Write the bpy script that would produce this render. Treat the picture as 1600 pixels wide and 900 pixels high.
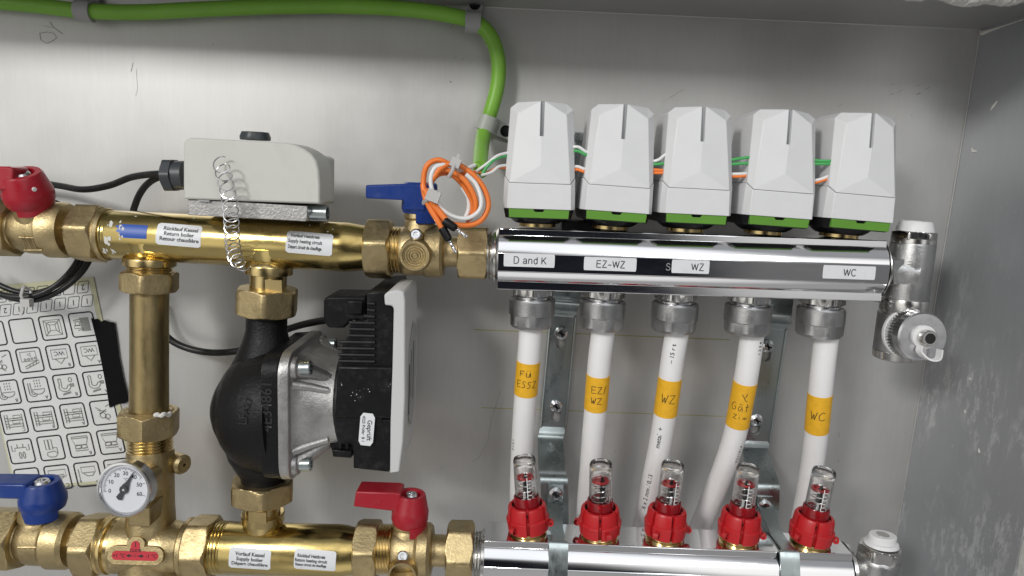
import bpy, bmesh, math, random
from mathutils import Vector as V, Matrix
random.seed(4)
K = 0.001                      # everything below is written in millimetres
PI = math.pi
D = bpy.data
sc = bpy.context.scene
COL = sc.collection
for o in list(D.objects): D.objects.remove(o)

# ---------------------------------------------------------------- camera
LENS = 25.0
F = LENS/36*1600
CAM = V((0, -537, 0))
PITCH, ROLL, YAW = 9.0, 2.35, 0.0
R = Matrix.Rotation(math.radians(YAW), 3, 'Z') @ Matrix.Rotation(math.radians(90-PITCH), 3, 'X') @ Matrix.Rotation(math.radians(ROLL), 3, 'Z')
cam = D.cameras.new('camera'); cam.lens = LENS; cam.sensor_width = 36; cam.clip_start = 0.01; cam.clip_end = 50
co = D.objects.new('camera', cam); COL.objects.link(co)
co.matrix_world = Matrix.Translation(CAM*K) @ R.to_4x4()
sc.camera = co
sc.view_settings.view_transform = 'Standard'; sc.view_settings.look = 'None'
sc.view_settings.exposure = 0.0; sc.view_settings.gamma = 1.0
sc.render.engine = 'CYCLES'

def ray(px, py): return R @ V(((px-800)/F, -(py-450)/F, -1))
def Q(px, py, Y):
    d = ray(px, py); return CAM + d*((Y-CAM.y)/d.y)
def pxmm(p):
    return F/(-(R.transposed() @ (p-CAM)).z)
def proj(p):
    q = R.transposed() @ (p-CAM); return 800+F*q.x/-q.z, 450-F*q.y/-q.z

# ---------------------------------------------------------------- world: a dim room, bright windows, dark photographer
w = D.worlds.new('World'); sc.world = w; w.use_nodes = True
nt = w.node_tree; nt.nodes.clear()
def N(t, nt_, **k):
    n = nt_.nodes.new(t)
    for a, b in k.items(): setattr(n, a, b)
    return n
wo = N('ShaderNodeOutputWorld', nt); bg = N('ShaderNodeBackground', nt)
tc = N('ShaderNodeTexCoord', nt)
nrm = N('ShaderNodeVectorMath', nt, operation='NORMALIZE'); nt.links.new(tc.outputs['Generated'], nrm.inputs[0])
WBASE = (0.30, 0.30, 0.305)
acc = N('ShaderNodeRGB', nt); acc.outputs[0].default_value = (*WBASE, 1); last = acc.outputs[0]
def blob(d, outer, inner, colr, mode='ADD', squash=(1, 1, 1)):
    """soft patch of light in direction d between angles outer and inner (degrees)"""
    global last
    d = V(d).normalized()
    dot = N('ShaderNodeVectorMath', nt, operation='DOT_PRODUCT'); nt.links.new(nrm.outputs[0], dot.inputs[0]); dot.inputs[1].default_value = d
    mr = N('ShaderNodeMapRange', nt, interpolation_type='SMOOTHSTEP'); nt.links.new(dot.outputs['Value'], mr.inputs['Value'])
    mr.inputs['From Min'].default_value = math.cos(math.radians(outer)); mr.inputs['From Max'].default_value = math.cos(math.radians(inner))
    mx = N('ShaderNodeMix', nt, data_type='RGBA', blend_type=mode); nt.links.new(mr.outputs[0], mx.inputs[0])
    nt.links.new(last, mx.inputs[6]); mx.inputs[7].default_value = (*colr, 1); last = mx.outputs[2]
blob((0, 0, 1), 75, 40, (0.35, 0.36, 0.38))                    # pale ceiling
blob((0, -.5, -1), 62, 25, (0.42, 0.41, 0.40))                 # floor
blob((-.75, -1, .15), 36, 14, (1.7, 1.68, 1.58))               # window to the left
blob((.42, -1, .36), 24, 8, (1.9, 1.88, 1.84))                 # second window
blob((0, -1, .95), 22, 12, (1.7, 1.75, 1.8))                   # bright strip of ceiling
blob((.05, -.75, -1), 24, 10, (1.0, 1.0, 1.0))
blob((-.14, -1, .16), 25, 10, (0.02, 0.02, 0.025), 'MIX')       # photographer
blob((.05, -1, -.12), 17, 9, (0.02, 0.022, 0.03), 'MIX')
blob((1.0, -.6, .1), 28, 14, (0.30, 0.31, 0.33), 'MIX')        # dim doorway to the right
nt.links.new(last, bg.inputs[0]); bg.inputs[1].default_value = 0.52
nt.links.new(bg.outputs[0], wo.inputs[0])

def area(name, loc, target, size, power, colr, sy=None):
    l = D.lights.new(name, 'AREA'); l.energy = power; l.size = size; l.color = colr
    if sy: l.shape = 'RECTANGLE'; l.size_y = sy
    o = D.objects.new(name, l); COL.objects.link(o); o.location = V(loc)
    o.rotation_euler = (V(target)-V(loc)).to_track_quat('-Z', 'Y').to_euler(); return o
area('window_light', (-1.1, -1.7, 0.85), (0.05, 0, 0.0), 0.32, 23.0, (1.0, .99, .96))
area('ceiling_light', (0.6, -1.7, 0.95), (0.1, 0, 0), 0.5, 5.0, (.95, .98, 1.0))

# ---------------------------------------------------------------- materials
def mat(name, col, rough=.5, metal=0., var=0., vscale=.05, bump=0., bscale=.5, rvar=0., stretch=(1, 1, 1), trans=0., ior=1.45,
        aniso=0., dirt=None, dscale=.06, damt=.3, coat=0., spec=.5, bdist=.3, alpha=1.):
    m = D.materials.new(name); m.use_nodes = True; t = m.node_tree; b = t.nodes['Principled BSDF']
    b.inputs['Base Color'].default_value = (*col, 1); b.inputs['Roughness'].default_value = rough; b.inputs['Metallic'].default_value = metal
    b.inputs['Transmission Weight'].default_value = trans; b.inputs['IOR'].default_value = ior
    b.inputs['Coat Weight'].default_value = coat; b.inputs['Specular IOR Level'].default_value = spec
    b.inputs['Alpha'].default_value = alpha
    tcn = N('ShaderNodeTexCoord', t); mp = N('ShaderNodeMapping', t); mp.inputs['Scale'].default_value = tuple(1000*s for s in stretch)
    t.links.new(tcn.outputs['Object'], mp.inputs[0])
    def noise(s, det=4, ro=.55):
        n = N('ShaderNodeTexNoise', t); n.inputs['Scale'].default_value = s; n.inputs['Detail'].default_value = det; n.inputs['Roughness'].default_value = ro
        t.links.new(mp.outputs[0], n.inputs['Vector']); return n
    lastc = None
    if var:
        n = noise(vscale); mr = N('ShaderNodeMapRange', t); t.links.new(n.outputs[0], mr.inputs[0])
        mr.inputs[1].default_value = .3; mr.inputs[2].default_value = .7; mr.inputs[3].default_value = 1-var; mr.inputs[4].default_value = 1+var
        mx = N('ShaderNodeMix', t, data_type='RGBA', blend_type='MULTIPLY'); mx.inputs[0].default_value = 1; mx.inputs[6].default_value = (*col, 1)
        t.links.new(mr.outputs[0], mx.inputs[7]); lastc = mx.outputs[2]
    if dirt:
        n = noise(dscale, 8, .7); mr = N('ShaderNodeMapRange', t); t.links.new(n.outputs[0], mr.inputs[0])
        mr.inputs[1].default_value = .52; mr.inputs[2].default_value = .68; mr.inputs[4].default_value = damt
        mx = N('ShaderNodeMix', t, data_type='RGBA'); t.links.new(mr.outputs[0], mx.inputs[0])
        if lastc: t.links.new(lastc, mx.inputs[6])
        else: mx.inputs[6].default_value = (*col, 1)
        mx.inputs[7].default_value = (*dirt, 1); lastc = mx.outputs[2]
    if lastc: t.links.new(lastc, b.inputs['Base Color'])
    if rvar:
        n = noise(vscale*3, 5, .7); mr = N('ShaderNodeMapRange', t); t.links.new(n.outputs[0], mr.inputs[0])
        mr.inputs[1].default_value = .3; mr.inputs[2].default_value = .7; mr.inputs[3].default_value = max(.02, rough-rvar); mr.inputs[4].default_value = rough+rvar
        t.links.new(mr.outputs[0], b.inputs['Roughness'])
    if bump:
        n = noise(bscale, 6, .6); bp = N('ShaderNodeBump', t); bp.inputs['Strength'].default_value = bump; bp.inputs['Distance'].default_value = bdist*K
        t.links.new(n.outputs[0], bp.inputs['Height']); t.links.new(bp.outputs[0], b.inputs['Normal'])
    return m
M = {}
M['brass_cast'] = mat('cast_brass', (.48, .38, .205), .43, 1, var=.18, vscale=.04, bump=.8, bscale=.55, rvar=.10, dirt=(.27, .20, .10), dscale=.09, damt=.55)
M['brass_pol'] = mat('polished_brass', (.54, .42, .165), .22, 1, var=.22, vscale=.03, rvar=.10, bump=.10, bscale=.35, dirt=(.30, .19, .06), dscale=.05, damt=.6, stretch=(.35, 1, 1))
M['brass_old'] = mat('tarnished_brass', (.40, .31, .155), .42, 1, var=.25, vscale=.05, rvar=.12, bump=.1, bscale=.4, stretch=(1, 1, .3), dirt=(.20, .13, .05), dscale=.08, damt=.5)
M['brass_turn'] = mat('turned_brass', (.64, .49, .23), .24, 1, var=.12, vscale=.06, rvar=.08, dirt=(.35, .24, .1), damt=.4)
M['chrome'] = mat('nickel_chrome', (.78, .78, .79), .09, 1, var=.05, vscale=.03, rvar=.05, bump=.04, bscale=.12, stretch=(.2, 1, 1))
M['nickel'] = mat('nickel_plate', (.62, .61, .59), .20, 1, var=.1, vscale=.08, rvar=.08)
M['nickel_cast'] = mat('cast_nickel', (.42, .42, .42), .38, 1, var=.15, vscale=.06, bump=.8, bscale=.8, rvar=.08, bdist=.2)
M['zinc'] = mat('zinc_steel', (.43, .48, .48), .32, 1, var=.12, vscale=.03, rvar=.12, stretch=(1, 1, .4), dirt=(.42, .46, .46), dscale=.03, damt=.4)
M['steel'] = mat('bright_steel', (.66, .66, .67), .22, 1, var=.1, vscale=.2)
M['alu'] = mat('cast_aluminium', (.42, .41, .40), .44, .9, var=.18, vscale=.06, bump=.8, bscale=.6, rvar=.08, bdist=.4)
M['iron'] = mat('black_paint_iron', (.007, .007, .008), .40, 0, bump=.8, bscale=.6, rvar=.1, bdist=.5, spec=.25)
M['iron_digit'] = mat('digit_relief_light', (.018, .018, .019), .45, 0)  # paler than the iron: light on the digits' relief put into the colour
M['blackp'] = mat('black_plastic', (.007, .007, .008), .38, 0, spec=.25, bump=.08, bscale=1.5, rvar=.1, dirt=(.05, .05, .05), dscale=.12, damt=.35)
M['darkgrey'] = mat('dark_grey_plastic', (.042, .047, .052), .42, 0, bump=.06, bscale=1.5)
M['rubber'] = mat('black_cable', (.010, .010, .011), .40, 0, bump=.25, bscale=.3, rvar=.12, bdist=.3, dirt=(.06, .055, .05), dscale=.15, damt=.4)
M['white'] = mat('white_plastic', (.66, .66, .67), .42, 0, bump=.04, bscale=2., var=.02, vscale=.05, dirt=(.5, .48, .45), dscale=.03, damt=.15)
M['offwhite'] = mat('offwhite_plastic', (.53, .53, .49), .48, 0, bump=.06, bscale=2., var=.03, dirt=(.38, .36, .31), dscale=.05, damt=.25)
M['coverw'] = mat('light_grey_plastic', (.55, .55, .55), .42, 0, bump=.05, bscale=2.)
M['slot'] = mat('grey_window', (.30, .31, .32), .3, 0)
M['green'] = mat('green_plastic', (.105, .27, .03), .45, 0, var=.05)
M['gcable'] = mat('green_cable', (.19, .42, .045), .42, 0, bump=.1, bscale=.3, var=.08, vscale=.03, dirt=(.16, .26, .07), dscale=.06, damt=.25)
M['red'] = mat('red_plastic', (.47, .012, .016), .40, 0, bump=.07, bscale=1.2, rvar=.08, dirt=(.35, .05, .05), dscale=.12, damt=.4)
M['redh'] = mat('red_lever_plastic', (.34, .010, .022), .36, 0, bump=.2, bscale=.35, rvar=.1, dirt=(.28, .06, .06), dscale=.12, damt=.45)
M['blue'] = mat('blue_lever_plastic', (.008, .035, .20), .36, 0, bump=.2, bscale=.35, rvar=.1, dirt=(.05, .09, .26), dscale=.12, damt=.35)
M['greyclip'] = mat('grey_clip_plastic', (.34, .34, .345), .45, 0, var=.04)
M['grey_clip2'] = mat('pale_clip_plastic', (.36, .38, .345), .4, 0)
M['pex'] = mat('white_pipe', (.78, .77, .77), .30, 0, var=.015, dirt=(.62, .60, .57), dscale=.08, damt=.15)
M['tape'] = mat('orange_tape', (.78, .42, .020), .5, 0, var=.08, vscale=.25, bump=.25, bscale=.3, bdist=.25)
M['btape'] = mat('black_tape', (.004, .004, .005), .65, 0, spec=.12, bump=.5, bscale=.12, bdist=.6)
M['paper'] = mat('white_label', (.70, .71, .73), .42, 0, var=.02, dirt=(.5, .5, .49), dscale=.12, damt=.25)
M['sheet'] = mat('label_sheet', (.64, .645, .64), .45, 0, var=.03, bump=.1, bscale=.05)
M['backing'] = mat('backing_paper', (.50, .49, .33), .5, 0)
M['ink'] = mat('black_ink', (.012, .012, .014), .5)
M['greyink'] = mat('grey_ink', (.22, .22, .21), .5)
M['blues'] = mat('blue_sticker', (.01, .07, .36), .4)
M['reds'] = mat('red_sticker', (.50, .025, .04), .45, bump=.1, bscale=.8)
M['orange'] = mat('orange_wire', (.80, .20, .035), .40, var=.04)
M['wwhite'] = mat('white_wire', (.72, .72, .71), .40)
M['wgreen'] = mat('green_wire', (.06, .36, .10), .40)
M['tie'] = mat('nylon_tie', (.62, .61, .60), .35, trans=.25)
M['nylon'] = mat('white_nylon', (.72, .72, .72), .4)
M['hole'] = mat('dark_recess', (.012, .012, .012), .7)
M['darkred'] = mat('red_clear_plastic', (.55, .02, .03), .12, 0, trans=.65, ior=1.45)
M['glass'] = mat('clear_plastic', (.97, .96, .95), .03, 0, trans=1.0, ior=1.38, bump=.6, bscale=.4, bdist=.5, stretch=(1, 1, .6))
M['whiteink'] = mat('white_print', (.8, .8, .8), .5)
M['yline'] = mat('yellow_marker', (.36, .34, .13), .6)
M['scratch'] = mat('graphite_scratch', (.24, .235, .22), .6)
M['pale'] = mat('pale_gauge_face', (.60, .61, .65), .3, coat=.6, var=.02)
M['plaster'] = mat('plaster', (.50, .49, .46), .9, bump=1., bscale=.35, var=.12, vscale=.2, bdist=1.)
M['putty'] = mat('white_residue', (.62, .61, .57), .8, bump=.6, bscale=.9)

def sheet_metal(name, base, rough, metal, smear=False):
    m = mat(name, base, rough, metal); t = m.node_tree; b = t.nodes['Principled BSDF']
    tcn = N('ShaderNodeTexCoord', t)
    def nz(scale3, s, det=5, ro=.6):
        mp = N('ShaderNodeMapping', t); mp.inputs['Scale'].default_value = tuple(1000*x for x in scale3); t.links.new(tcn.outputs['Object'], mp.inputs[0])
        n = N('ShaderNodeTexNoise', t); n.inputs['Scale'].default_value = s; n.inputs['Detail'].default_value = det; n.inputs['Roughness'].default_value = ro
        t.links.new(mp.outputs[0], n.inputs['Vector']); return n.outputs[0]
    def rng(x, a, bb, c, d):
        mr = N('ShaderNodeMapRange', t); t.links.new(x, mr.inputs[0])
        for i, q in enumerate((a, bb, c, d)): mr.inputs[i+1].default_value = q
        return mr.outputs[0]
    def mixc(fac, a, bcol, mode='MIX'):
        mx = N('ShaderNodeMix', t, data_type='RGBA', blend_type=mode)
        if isinstance(fac, float): mx.inputs[0].default_value = fac
        else: t.links.new(fac, mx.inputs[0])
        if isinstance(a, tuple): mx.inputs[6].default_value = (*a, 1)
        else: t.links.new(a, mx.inputs[6])
        if isinstance(bcol, tuple): mx.inputs[7].default_value = (*bcol, 1)
        else: t.links.new(bcol, mx.inputs[7])
        return mx.outputs[2]
    brush = nz((1, 1, .05), 1.2, 3)
    streak = nz((1, 1, .03), .28, 4)
    cloud = nz((1, 1, 1), .012, 4)
    c = mixc(1., base, rng(brush, .3, .7, .975, 1.025), 'MULTIPLY')
    c = mixc(1., c, rng(streak, .3, .7, .985, 1.015), 'MULTIPLY')
    c = mixc(1., c, rng(cloud, .3, .7, .93, 1.07), 'MULTIPLY')
    if smear:   # plaster rubbed onto the sheet in drips and scuffs
        s1 = rng(nz((1, .6, .22), .22, 9, .78), .50, .58, 0., .9)
        s2 = rng(nz((1, 1, 1), .018, 3, .6), .42, .54, 0., 1.)
        mm = N('ShaderNodeMath', t, operation='MULTIPLY'); t.links.new(s1, mm.inputs[0]); t.links.new(s2, mm.inputs[1])
        sp = N('ShaderNodeSeparateXYZ', t); t.links.new(tcn.outputs['Object'], sp.inputs[0])
        low = rng(sp.outputs['Z'], -.02, -.13, .06, 1.); m2 = N('ShaderNodeMath', t, operation='MULTIPLY'); t.links.new(mm.outputs[0], m2.inputs[0]); t.links.new(low, m2.inputs[1]); mm = m2
        c = mixc(mm.outputs[0], c, (.62, .63, .65))
        s3 = rng(nz((1, 1, 1), .22, 2, .5), .74, .76, 0., .6)
        c = mixc(s3, c, (.55, .56, .58))
    else:
        s3 = rng(nz((1, 1, 1), .10, 3, .6), .72, .75, 0., .35)
        c = mixc(s3, c, (.30, .29, .26))
    t.links.new(c, b.inputs['Base Color'])
    t.links.new(rng(cloud, .3, .7, rough-.05, rough+.06), b.inputs['Roughness'])
    bp = N('ShaderNodeBump', t); bp.inputs['Strength'].default_value = .12; bp.inputs['Distance'].default_value = .08*K
    t.links.new(brush, bp.inputs['Height']); t.links.new(bp.outputs[0], b.inputs['Normal'])
    return m
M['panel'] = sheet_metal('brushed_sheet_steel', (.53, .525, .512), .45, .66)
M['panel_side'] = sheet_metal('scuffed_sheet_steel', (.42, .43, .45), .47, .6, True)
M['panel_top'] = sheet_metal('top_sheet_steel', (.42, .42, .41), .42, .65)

# ---------------------------------------------------------------- mesh building
X, Yv, Z = V((1, 0, 0)), V((0, 1, 0)), V((0, 0, 1))
FW = V((0, -1, 0))
def frame(ax, ref=None):
    ax = ax.normalized(); ref = ref or (FW if abs(ax.dot(FW)) < .9 else Z)
    a = (ref - ax*ref.dot(ax)).normalized(); return ax, a, ax.cross(a)
class MB:
    def __init__(s): s.bm = bmesh.new()
    def ringsweep(s, rings, cap=True, closed=False):
        vs = [[s.bm.verts.new(p) for p in r] for r in rings]; n = len(vs[0])
        rng_ = range(len(vs)) if closed else range(len(vs)-1)
        for i in rng_:
            a, b = vs[i], vs[(i+1) % len(vs)]
            for j in range(n):
                k = (j+1) % n
                try: s.bm.faces.new((a[j], a[k], b[k], b[j]))
                except ValueError: pass
        if cap and not closed:
            for r, rev in ((vs[0], True), (vs[-1], False)):
                try: s.bm.faces.new(r[::-1] if rev else r)
                except ValueError: pass
        return s
    def lathe(s, prof, o, ax, seg=40, cap=True, ref=None, shape=None):
        """prof: (t, r) or (t, r, 'hex') along the axis"""
        ax, a, b = frame(V(ax), ref); o = V(o); rings = []
        for q in prof:
            t, r = q[0], max(q[1], .01); ring = []
            for j in range(seg):
                th = 2*PI*j/seg; rr = r
                if len(q) > 2:
                    ap = q[2]; ph = (th + q[3] if len(q) > 3 else th); m = (ph % (PI/3)) - PI/6
                    rr = min(ap/math.cos(m), r)
                ring.append(o + ax*t + (a*math.cos(th)+b*math.sin(th))*rr)
            rings.append(ring)
        return s.ringsweep(rings, cap)
    def tube(s, pts, r, seg=12, cap=True, closed=False):
        pts = [V(p) for p in pts]; n = len(pts); rings = []; a = None
        for i, p in enumerate(pts):
            if closed: t = (pts[(i+1) % n]-pts[i-1])
            else: t = pts[min(i+1, n-1)]-pts[max(i-1, 0)]
            t = t.normalized() if t.length > 1e-9 else X
            if a is None: _, a, b = frame(t)
            else: a = (a-t*a.dot(t)).normalized()
            b = t.cross(a); rr = r(i/(n-1)) if callable(r) else r
            rings.append([p+(a*math.cos(2*PI*j/seg)+b*math.sin(2*PI*j/seg))*rr for j in range(seg)])
        return s.ringsweep(rings, cap, closed)
    def prism(s, poly, vec):
        """poly: world points, extruded by vec"""
        poly = [V(p) for p in poly]; return s.ringsweep([poly, [p+V(vec) for p in poly]])
    def box(s, c, h, rot=None):
        c = V(c); rot = rot or Matrix.Identity(3)
        P = [c+rot @ V((sx*h[0], sy*h[1], -h[2])) for sx, sy in ((-1, -1), (1, -1), (1, 1), (-1, 1))]
        return s.prism(P, rot @ V((0, 0, 2*h[2])))
    def face(s, pts):
        try: s.bm.faces.new([s.bm.verts.new(V(p)) for p in pts])
        except ValueError: pass
        return s
    def mesh(s, verts, faces):
        vs = [s.bm.verts.new(V(v)) for v in verts]
        for f in faces: s.bm.faces.new([vs[i] for i in f])
        return s
    def sheetstrip(s, path, width_dirs, hw, th):
        """flat strip: path points, its width direction, half width, thickness"""
        n = len(path); rings = []
        for i, p in enumerate(path):
            t = (path[min(i+1, n-1)]-path[max(i-1, 0)]).normalized(); wd = width_dirs[i] if isinstance(width_dirs, list) else width_dirs
            nn = t.cross(wd).normalized(); h = hw[i] if isinstance(hw, list) else hw
            rings.append([p-wd*h-nn*th/2, p+wd*h-nn*th/2, p+wd*h+nn*th/2, p-wd*h+nn*th/2])
        return s.ringsweep(rings)
    def plate(s, outer, holes, vec):
        """flat plate with holes, outline lists of points, thickness vector"""
        loops = []; es = []
        for lp in [outer]+holes:
            vs = [s.bm.verts.new(V(p)) for p in lp]; loops.append(vs)
            es += [s.bm.edges.new((vs[i], vs[(i+1) % len(vs)])) for i in range(len(vs))]
        r = bmesh.ops.triangle_fill(s.bm, edges=es, use_beauty=True, use_dissolve=False)
        fs = [g for g in r['geom'] if isinstance(g, bmesh.types.BMFace)]
        e = bmesh.ops.extrude_face_region(s.bm, geom=fs)
        bmesh.ops.translate(s.bm, verts=[g for g in e['geom'] if isinstance(g, bmesh.types.BMVert)], vec=V(vec))
        return s
    def fill(s, pts):
        vs = [s.bm.verts.new(V(p)) for p in pts]; es = [s.bm.edges.new((vs[i], vs[(i+1) % len(vs)])) for i in range(len(vs))]
        bmesh.ops.triangle_fill(s.bm, edges=es, use_beauty=True); return s
    def sector(s, o, up, r0, r1, a0, a1, z0, z1, n=12):
        """part of a tube wall between two angles (0 = towards the viewer, 90 = right)"""
        up = V(up).normalized(); f = (FW-up*FW.dot(up)).normalized(); sd = X-up*X.dot(up); sd.normalize(); rg = []
        for k in range(n+1):
            a = math.radians(a0+(a1-a0)*k/n); d = f*math.cos(a)+sd*math.sin(a); rg.append([o+up*z0+d*r0, o+up*z0+d*r1, o+up*z1+d*r1, o+up*z1+d*r0])
        return s.ringsweep(rg)
    def stroke(s, pts, wd, mp):
        """thin flat ink line in 2D, mapped to the surface by mp(u, v)"""
        q = [V((p[0], p[1])) for p in pts]; pts = [q[0]]
        for i in range(1, len(q)):
            m_ = max(1, min(12, int((q[i]-q[i-1]).length/.9))) if wd > .1 else 1
            pts += [q[i-1].lerp(q[i], k/m_) for k in range(1, m_+1)]
        n = len(pts); closed = (pts[0]-pts[-1]).length < 1e-6 and n > 2
        L, Rr = [], []
        for i in range(n):
            if closed: t = pts[(i+1) % (n-1)]-pts[(i-1) % (n-1)]
            else: t = pts[min(i+1, n-1)]-pts[max(i-1, 0)]
            if t.length < 1e-9: t = V((1, 0))
            t.normalize(); q = V((-t.y, t.x))*wd/2; L.append(pts[i]+q); Rr.append(pts[i]-q)
        lv = [s.bm.verts.new(mp(p.x, p.y)) for p in L]; rv = [s.bm.verts.new(mp(p.x, p.y)) for p in Rr]
        for i in range(n-1): s.bm.faces.new((lv[i], rv[i], rv[i+1], lv[i+1]))
        return s
    def text(s, txt, size, mp, cx=0, cy=0, rot=0, align='CENTER', sx=1., mirror=False, bold=0.):
        cu = D.curves.new('t', 'FONT'); cu.body = txt; cu.size = size; cu.align_x = align; cu.align_y = 'CENTER'; cu.resolution_u = 3; cu.offset = bold
        ob = D.objects.new('t', cu); me = D.meshes.new_from_object(ob)
        c, sn = math.cos(math.radians(rot)), math.sin(math.radians(rot)); vs = []
        for v in me.vertices:
            x, y = v.co.x*sx, v.co.y
            vs.append(s.bm.verts.new(mp(cx+x*c-y*sn, cy+x*sn+y*c)))
        for p in me.polygons:
            try: s.bm.faces.new([vs[i] for i in p.vertices])
            except ValueError: pass
        D.objects.remove(ob); D.curves.remove(cu); D.meshes.remove(me); return s
def build(name, mb, m, loc, sharp=32, fixn=True, bevel=0):
    bm = mb.bm
    if fixn:
        bmesh.ops.remove_doubles(bm, verts=bm.verts, dist=1e-5); bmesh.ops.recalc_face_normals(bm, faces=bm.faces)
    for f in bm.faces: f.smooth = True
    for e in bm.edges:
        if len(e.link_faces) == 2 and e.calc_face_angle(0) > math.radians(sharp): e.smooth = False
    for v in bm.verts: v.co = (v.co-loc)*K
    me = D.meshes.new(name); bm.to_mesh(me); bm.free(); me.materials.append(m)
    o = D.objects.new(name, me); COL.objects.link(o)
    if bevel:
        b = o.modifiers.new('bevel', 'BEVEL'); b.width = bevel*K; b.segments = 2; b.limit_method = 'ANGLE'; b.angle_limit = math.radians(28)
        b.harden_normals = False
    return o
LOC = {}
def thing(name, label, cat, loc=(0, 0, 0), group=None):
    o = D.objects.new(name, None); COL.objects.link(o); o.empty_display_size = .01
    o.location = V(loc)*K; o['label'] = label; o['category'] = cat
    if group: o['group'] = group
    LOC[o.name] = V(loc); return o
def part(name, mb, m, parent, label=None, **k):
    loc = LOC[parent.name]; o = build(name, mb, m, loc, **k); o.parent = parent; LOC[o.name] = loc
    if label: o['label'] = label
    return o
def solo(name, mb, m, label, cat, loc=(0, 0, 0), group=None, **k):
    o = build(name, mb, m, V(loc), **k); o.location = V(loc)*K; LOC[o.name] = V(loc)
    o['label'] = label; o['category'] = cat
    if group: o['group'] = group
    return o
def struct(name, mb, m, **k):
    o = build(name, mb, m, V((0, 0, 0)), **k); o['kind'] = 'structure'; LOC[o.name] = V((0, 0, 0)); return o
def dup(o, loc=None, rot=None, label=None, parent=None):
    c = o.copy(); COL.objects.link(c); c.parent = parent
    if loc is not None: c.location = V(loc)*K; LOC[c.name] = V(loc)
    if rot is not None: c.rotation_euler = rot
    if label: c['label'] = label
    for ch in [q for q in D.objects if q.parent == o]: dup(ch, parent=c)
    return c
def cr(pts, n=8, closed=False):
    """Catmull-Rom through the points"""
    pts = [V(p) for p in pts]; out = []; m = len(pts)
    for i in range(m if closed else m-1):
        g = (lambda k: pts[k % m]) if closed else (lambda k: pts[min(max(k, 0), m-1)])
        p0, p1, p2, p3 = g(i-1), g(i), g(i+1), g(i+2)
        for j in range(n):
            t = j/n; out.append(.5*((2*p1)+(p2-p0)*t+(2*p0-5*p1+4*p2-p3)*t*t+(3*p1-p0-3*p2+p3)*t**3))
    if not closed: out.append(pts[-1])
    return out
def QP(lst, n=8): return cr([Q(*p) for p in lst], n)
class Ax:
    """axis through two pixels at depth Y; stations and radii measured in pixels"""
    def __init__(s, a, b, Y, Yb=None):
        s.a, s.b = a, b; s.P = Q(*a, Y); s.Q = Q(*b, Y if Yb is None else Yb); s.d = (s.Q-s.P).normalized()
        s.hor = abs(b[0]-a[0]) > abs(b[1]-a[1]); s.L = (s.Q-s.P).length
    def t(s, p):
        # distance along the axis whose projection has this pixel coordinate
        i = 0 if s.hor else 1; lo, hi = -s.L*1.5, s.L*2.5; inc = proj(s.Q)[i] > proj(s.P)[i]
        for _ in range(40):
            m = (lo+hi)/2
            if (proj(s.P+s.d*m)[i] < p) == inc: lo = m
            else: hi = m
        return (lo+hi)/2
    def at(s, p): return s.P+s.d*s.t(p)
    def r(s, p, rpx): return rpx/pxmm(s.at(p))
    def lathe(s, mb, prof, seg=40, cap=True): return mb.lathe([(s.t(p), s.r(p, r)) for p, r in prof], s.P, s.d, seg, cap)
    def hex(s, mb, p0, p1, apx, ph=0., cham=.16, inner=None):
        t0, t1 = s.t(p0), s.t(p1); a = s.r((p0+p1)/2, apx); c = a/math.cos(PI/6); h = abs(t1-t0)*cham; sg = 1 if t1 > t0 else -1
        hh = min((c-a)*.62, abs(t1-t0)*.3); n = 4; pr = [(t0, a*.985, a, ph)]+[(t0+sg*hh*k/n, a+(c*1.001-a)*k/n, a, ph) for k in range(n+1)]
        pr += [(t1-sg*hh*(n-k)/n, a+(c*1.001-a)*(n-k)/n, a, ph) for k in range(n+1)]+[(t1, a*.985, a, ph)]
        return mb.lathe(pr, s.P, s.d, 72)
    def thread(s, mb, p0, p1, rpx, pitch=2., depth=.7, seg=48):
        t0, t1 = sorted((s.t(p0), s.t(p1))); r = s.r((p0+p1)/2, rpx); n = max(2, int((t1-t0)/pitch)); pr = [(t0, r-depth)]
        for i in range(n):
            a = t0+(t1-t0)*i/n; b = (t1-t0)/n
            pr += [(a+b*.15, r-depth), (a+b*.45, r), (a+b*.6, r), (a+b*.9, r-depth)]
        pr.append((t1, r-depth)); return mb.lathe(pr, s.P, s.d, seg)
    def surf(s, px, py, r, off=.12):
        """map (u, v) mm to the cylinder surface of radius r round the pixel's hit; u along +x/up the picture"""
        ax, a, b = frame(s.d); o = CAM; d = ray(px, py).normalized()
        w0 = o-s.P; dd = d-ax*d.dot(ax); ww = w0-ax*w0.dot(ax)
        A, B, C = dd.dot(dd), 2*dd.dot(ww), ww.dot(ww)-r*r; disc = max(B*B-4*A*C, 0); tt = (-B-math.sqrt(disc))/(2*A)
        h = o+d*tt-s.P; t0 = h.dot(ax); n = (h-ax*t0).normalized(); tng = ax.cross(n)
        if s.hor:
            if tng.z < 0: tng = -tng
            sx = 1 if ax.x > 0 else -1
            def mp(u, v):
                th = v/r; return s.P+ax*(t0+u*sx)+(n*math.cos(th)+tng*math.sin(th))*(r+off)
        else:
            if tng.x < 0: tng = -tng
            sx = 1 if ax.z > 0 else -1
            def mp(u, v):
                th = u/r; return s.P+ax*(t0+v*sx)+(n*math.cos(th)+tng*math.sin(th))*(r+off)
        return mp
def rrect(w, h, r, n=5):
    out = []
    for cx, cy, a0 in ((w/2-r, h/2-r, 0), (-w/2+r, h/2-r, 90), (-w/2+r, -h/2+r, 180), (w/2-r, -h/2+r, 270)):
        for i in range(n+1):
            a = math.radians(a0+90*i/n); out.append((cx+r*math.cos(a), cy+r*math.sin(a)))
    return out
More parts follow.
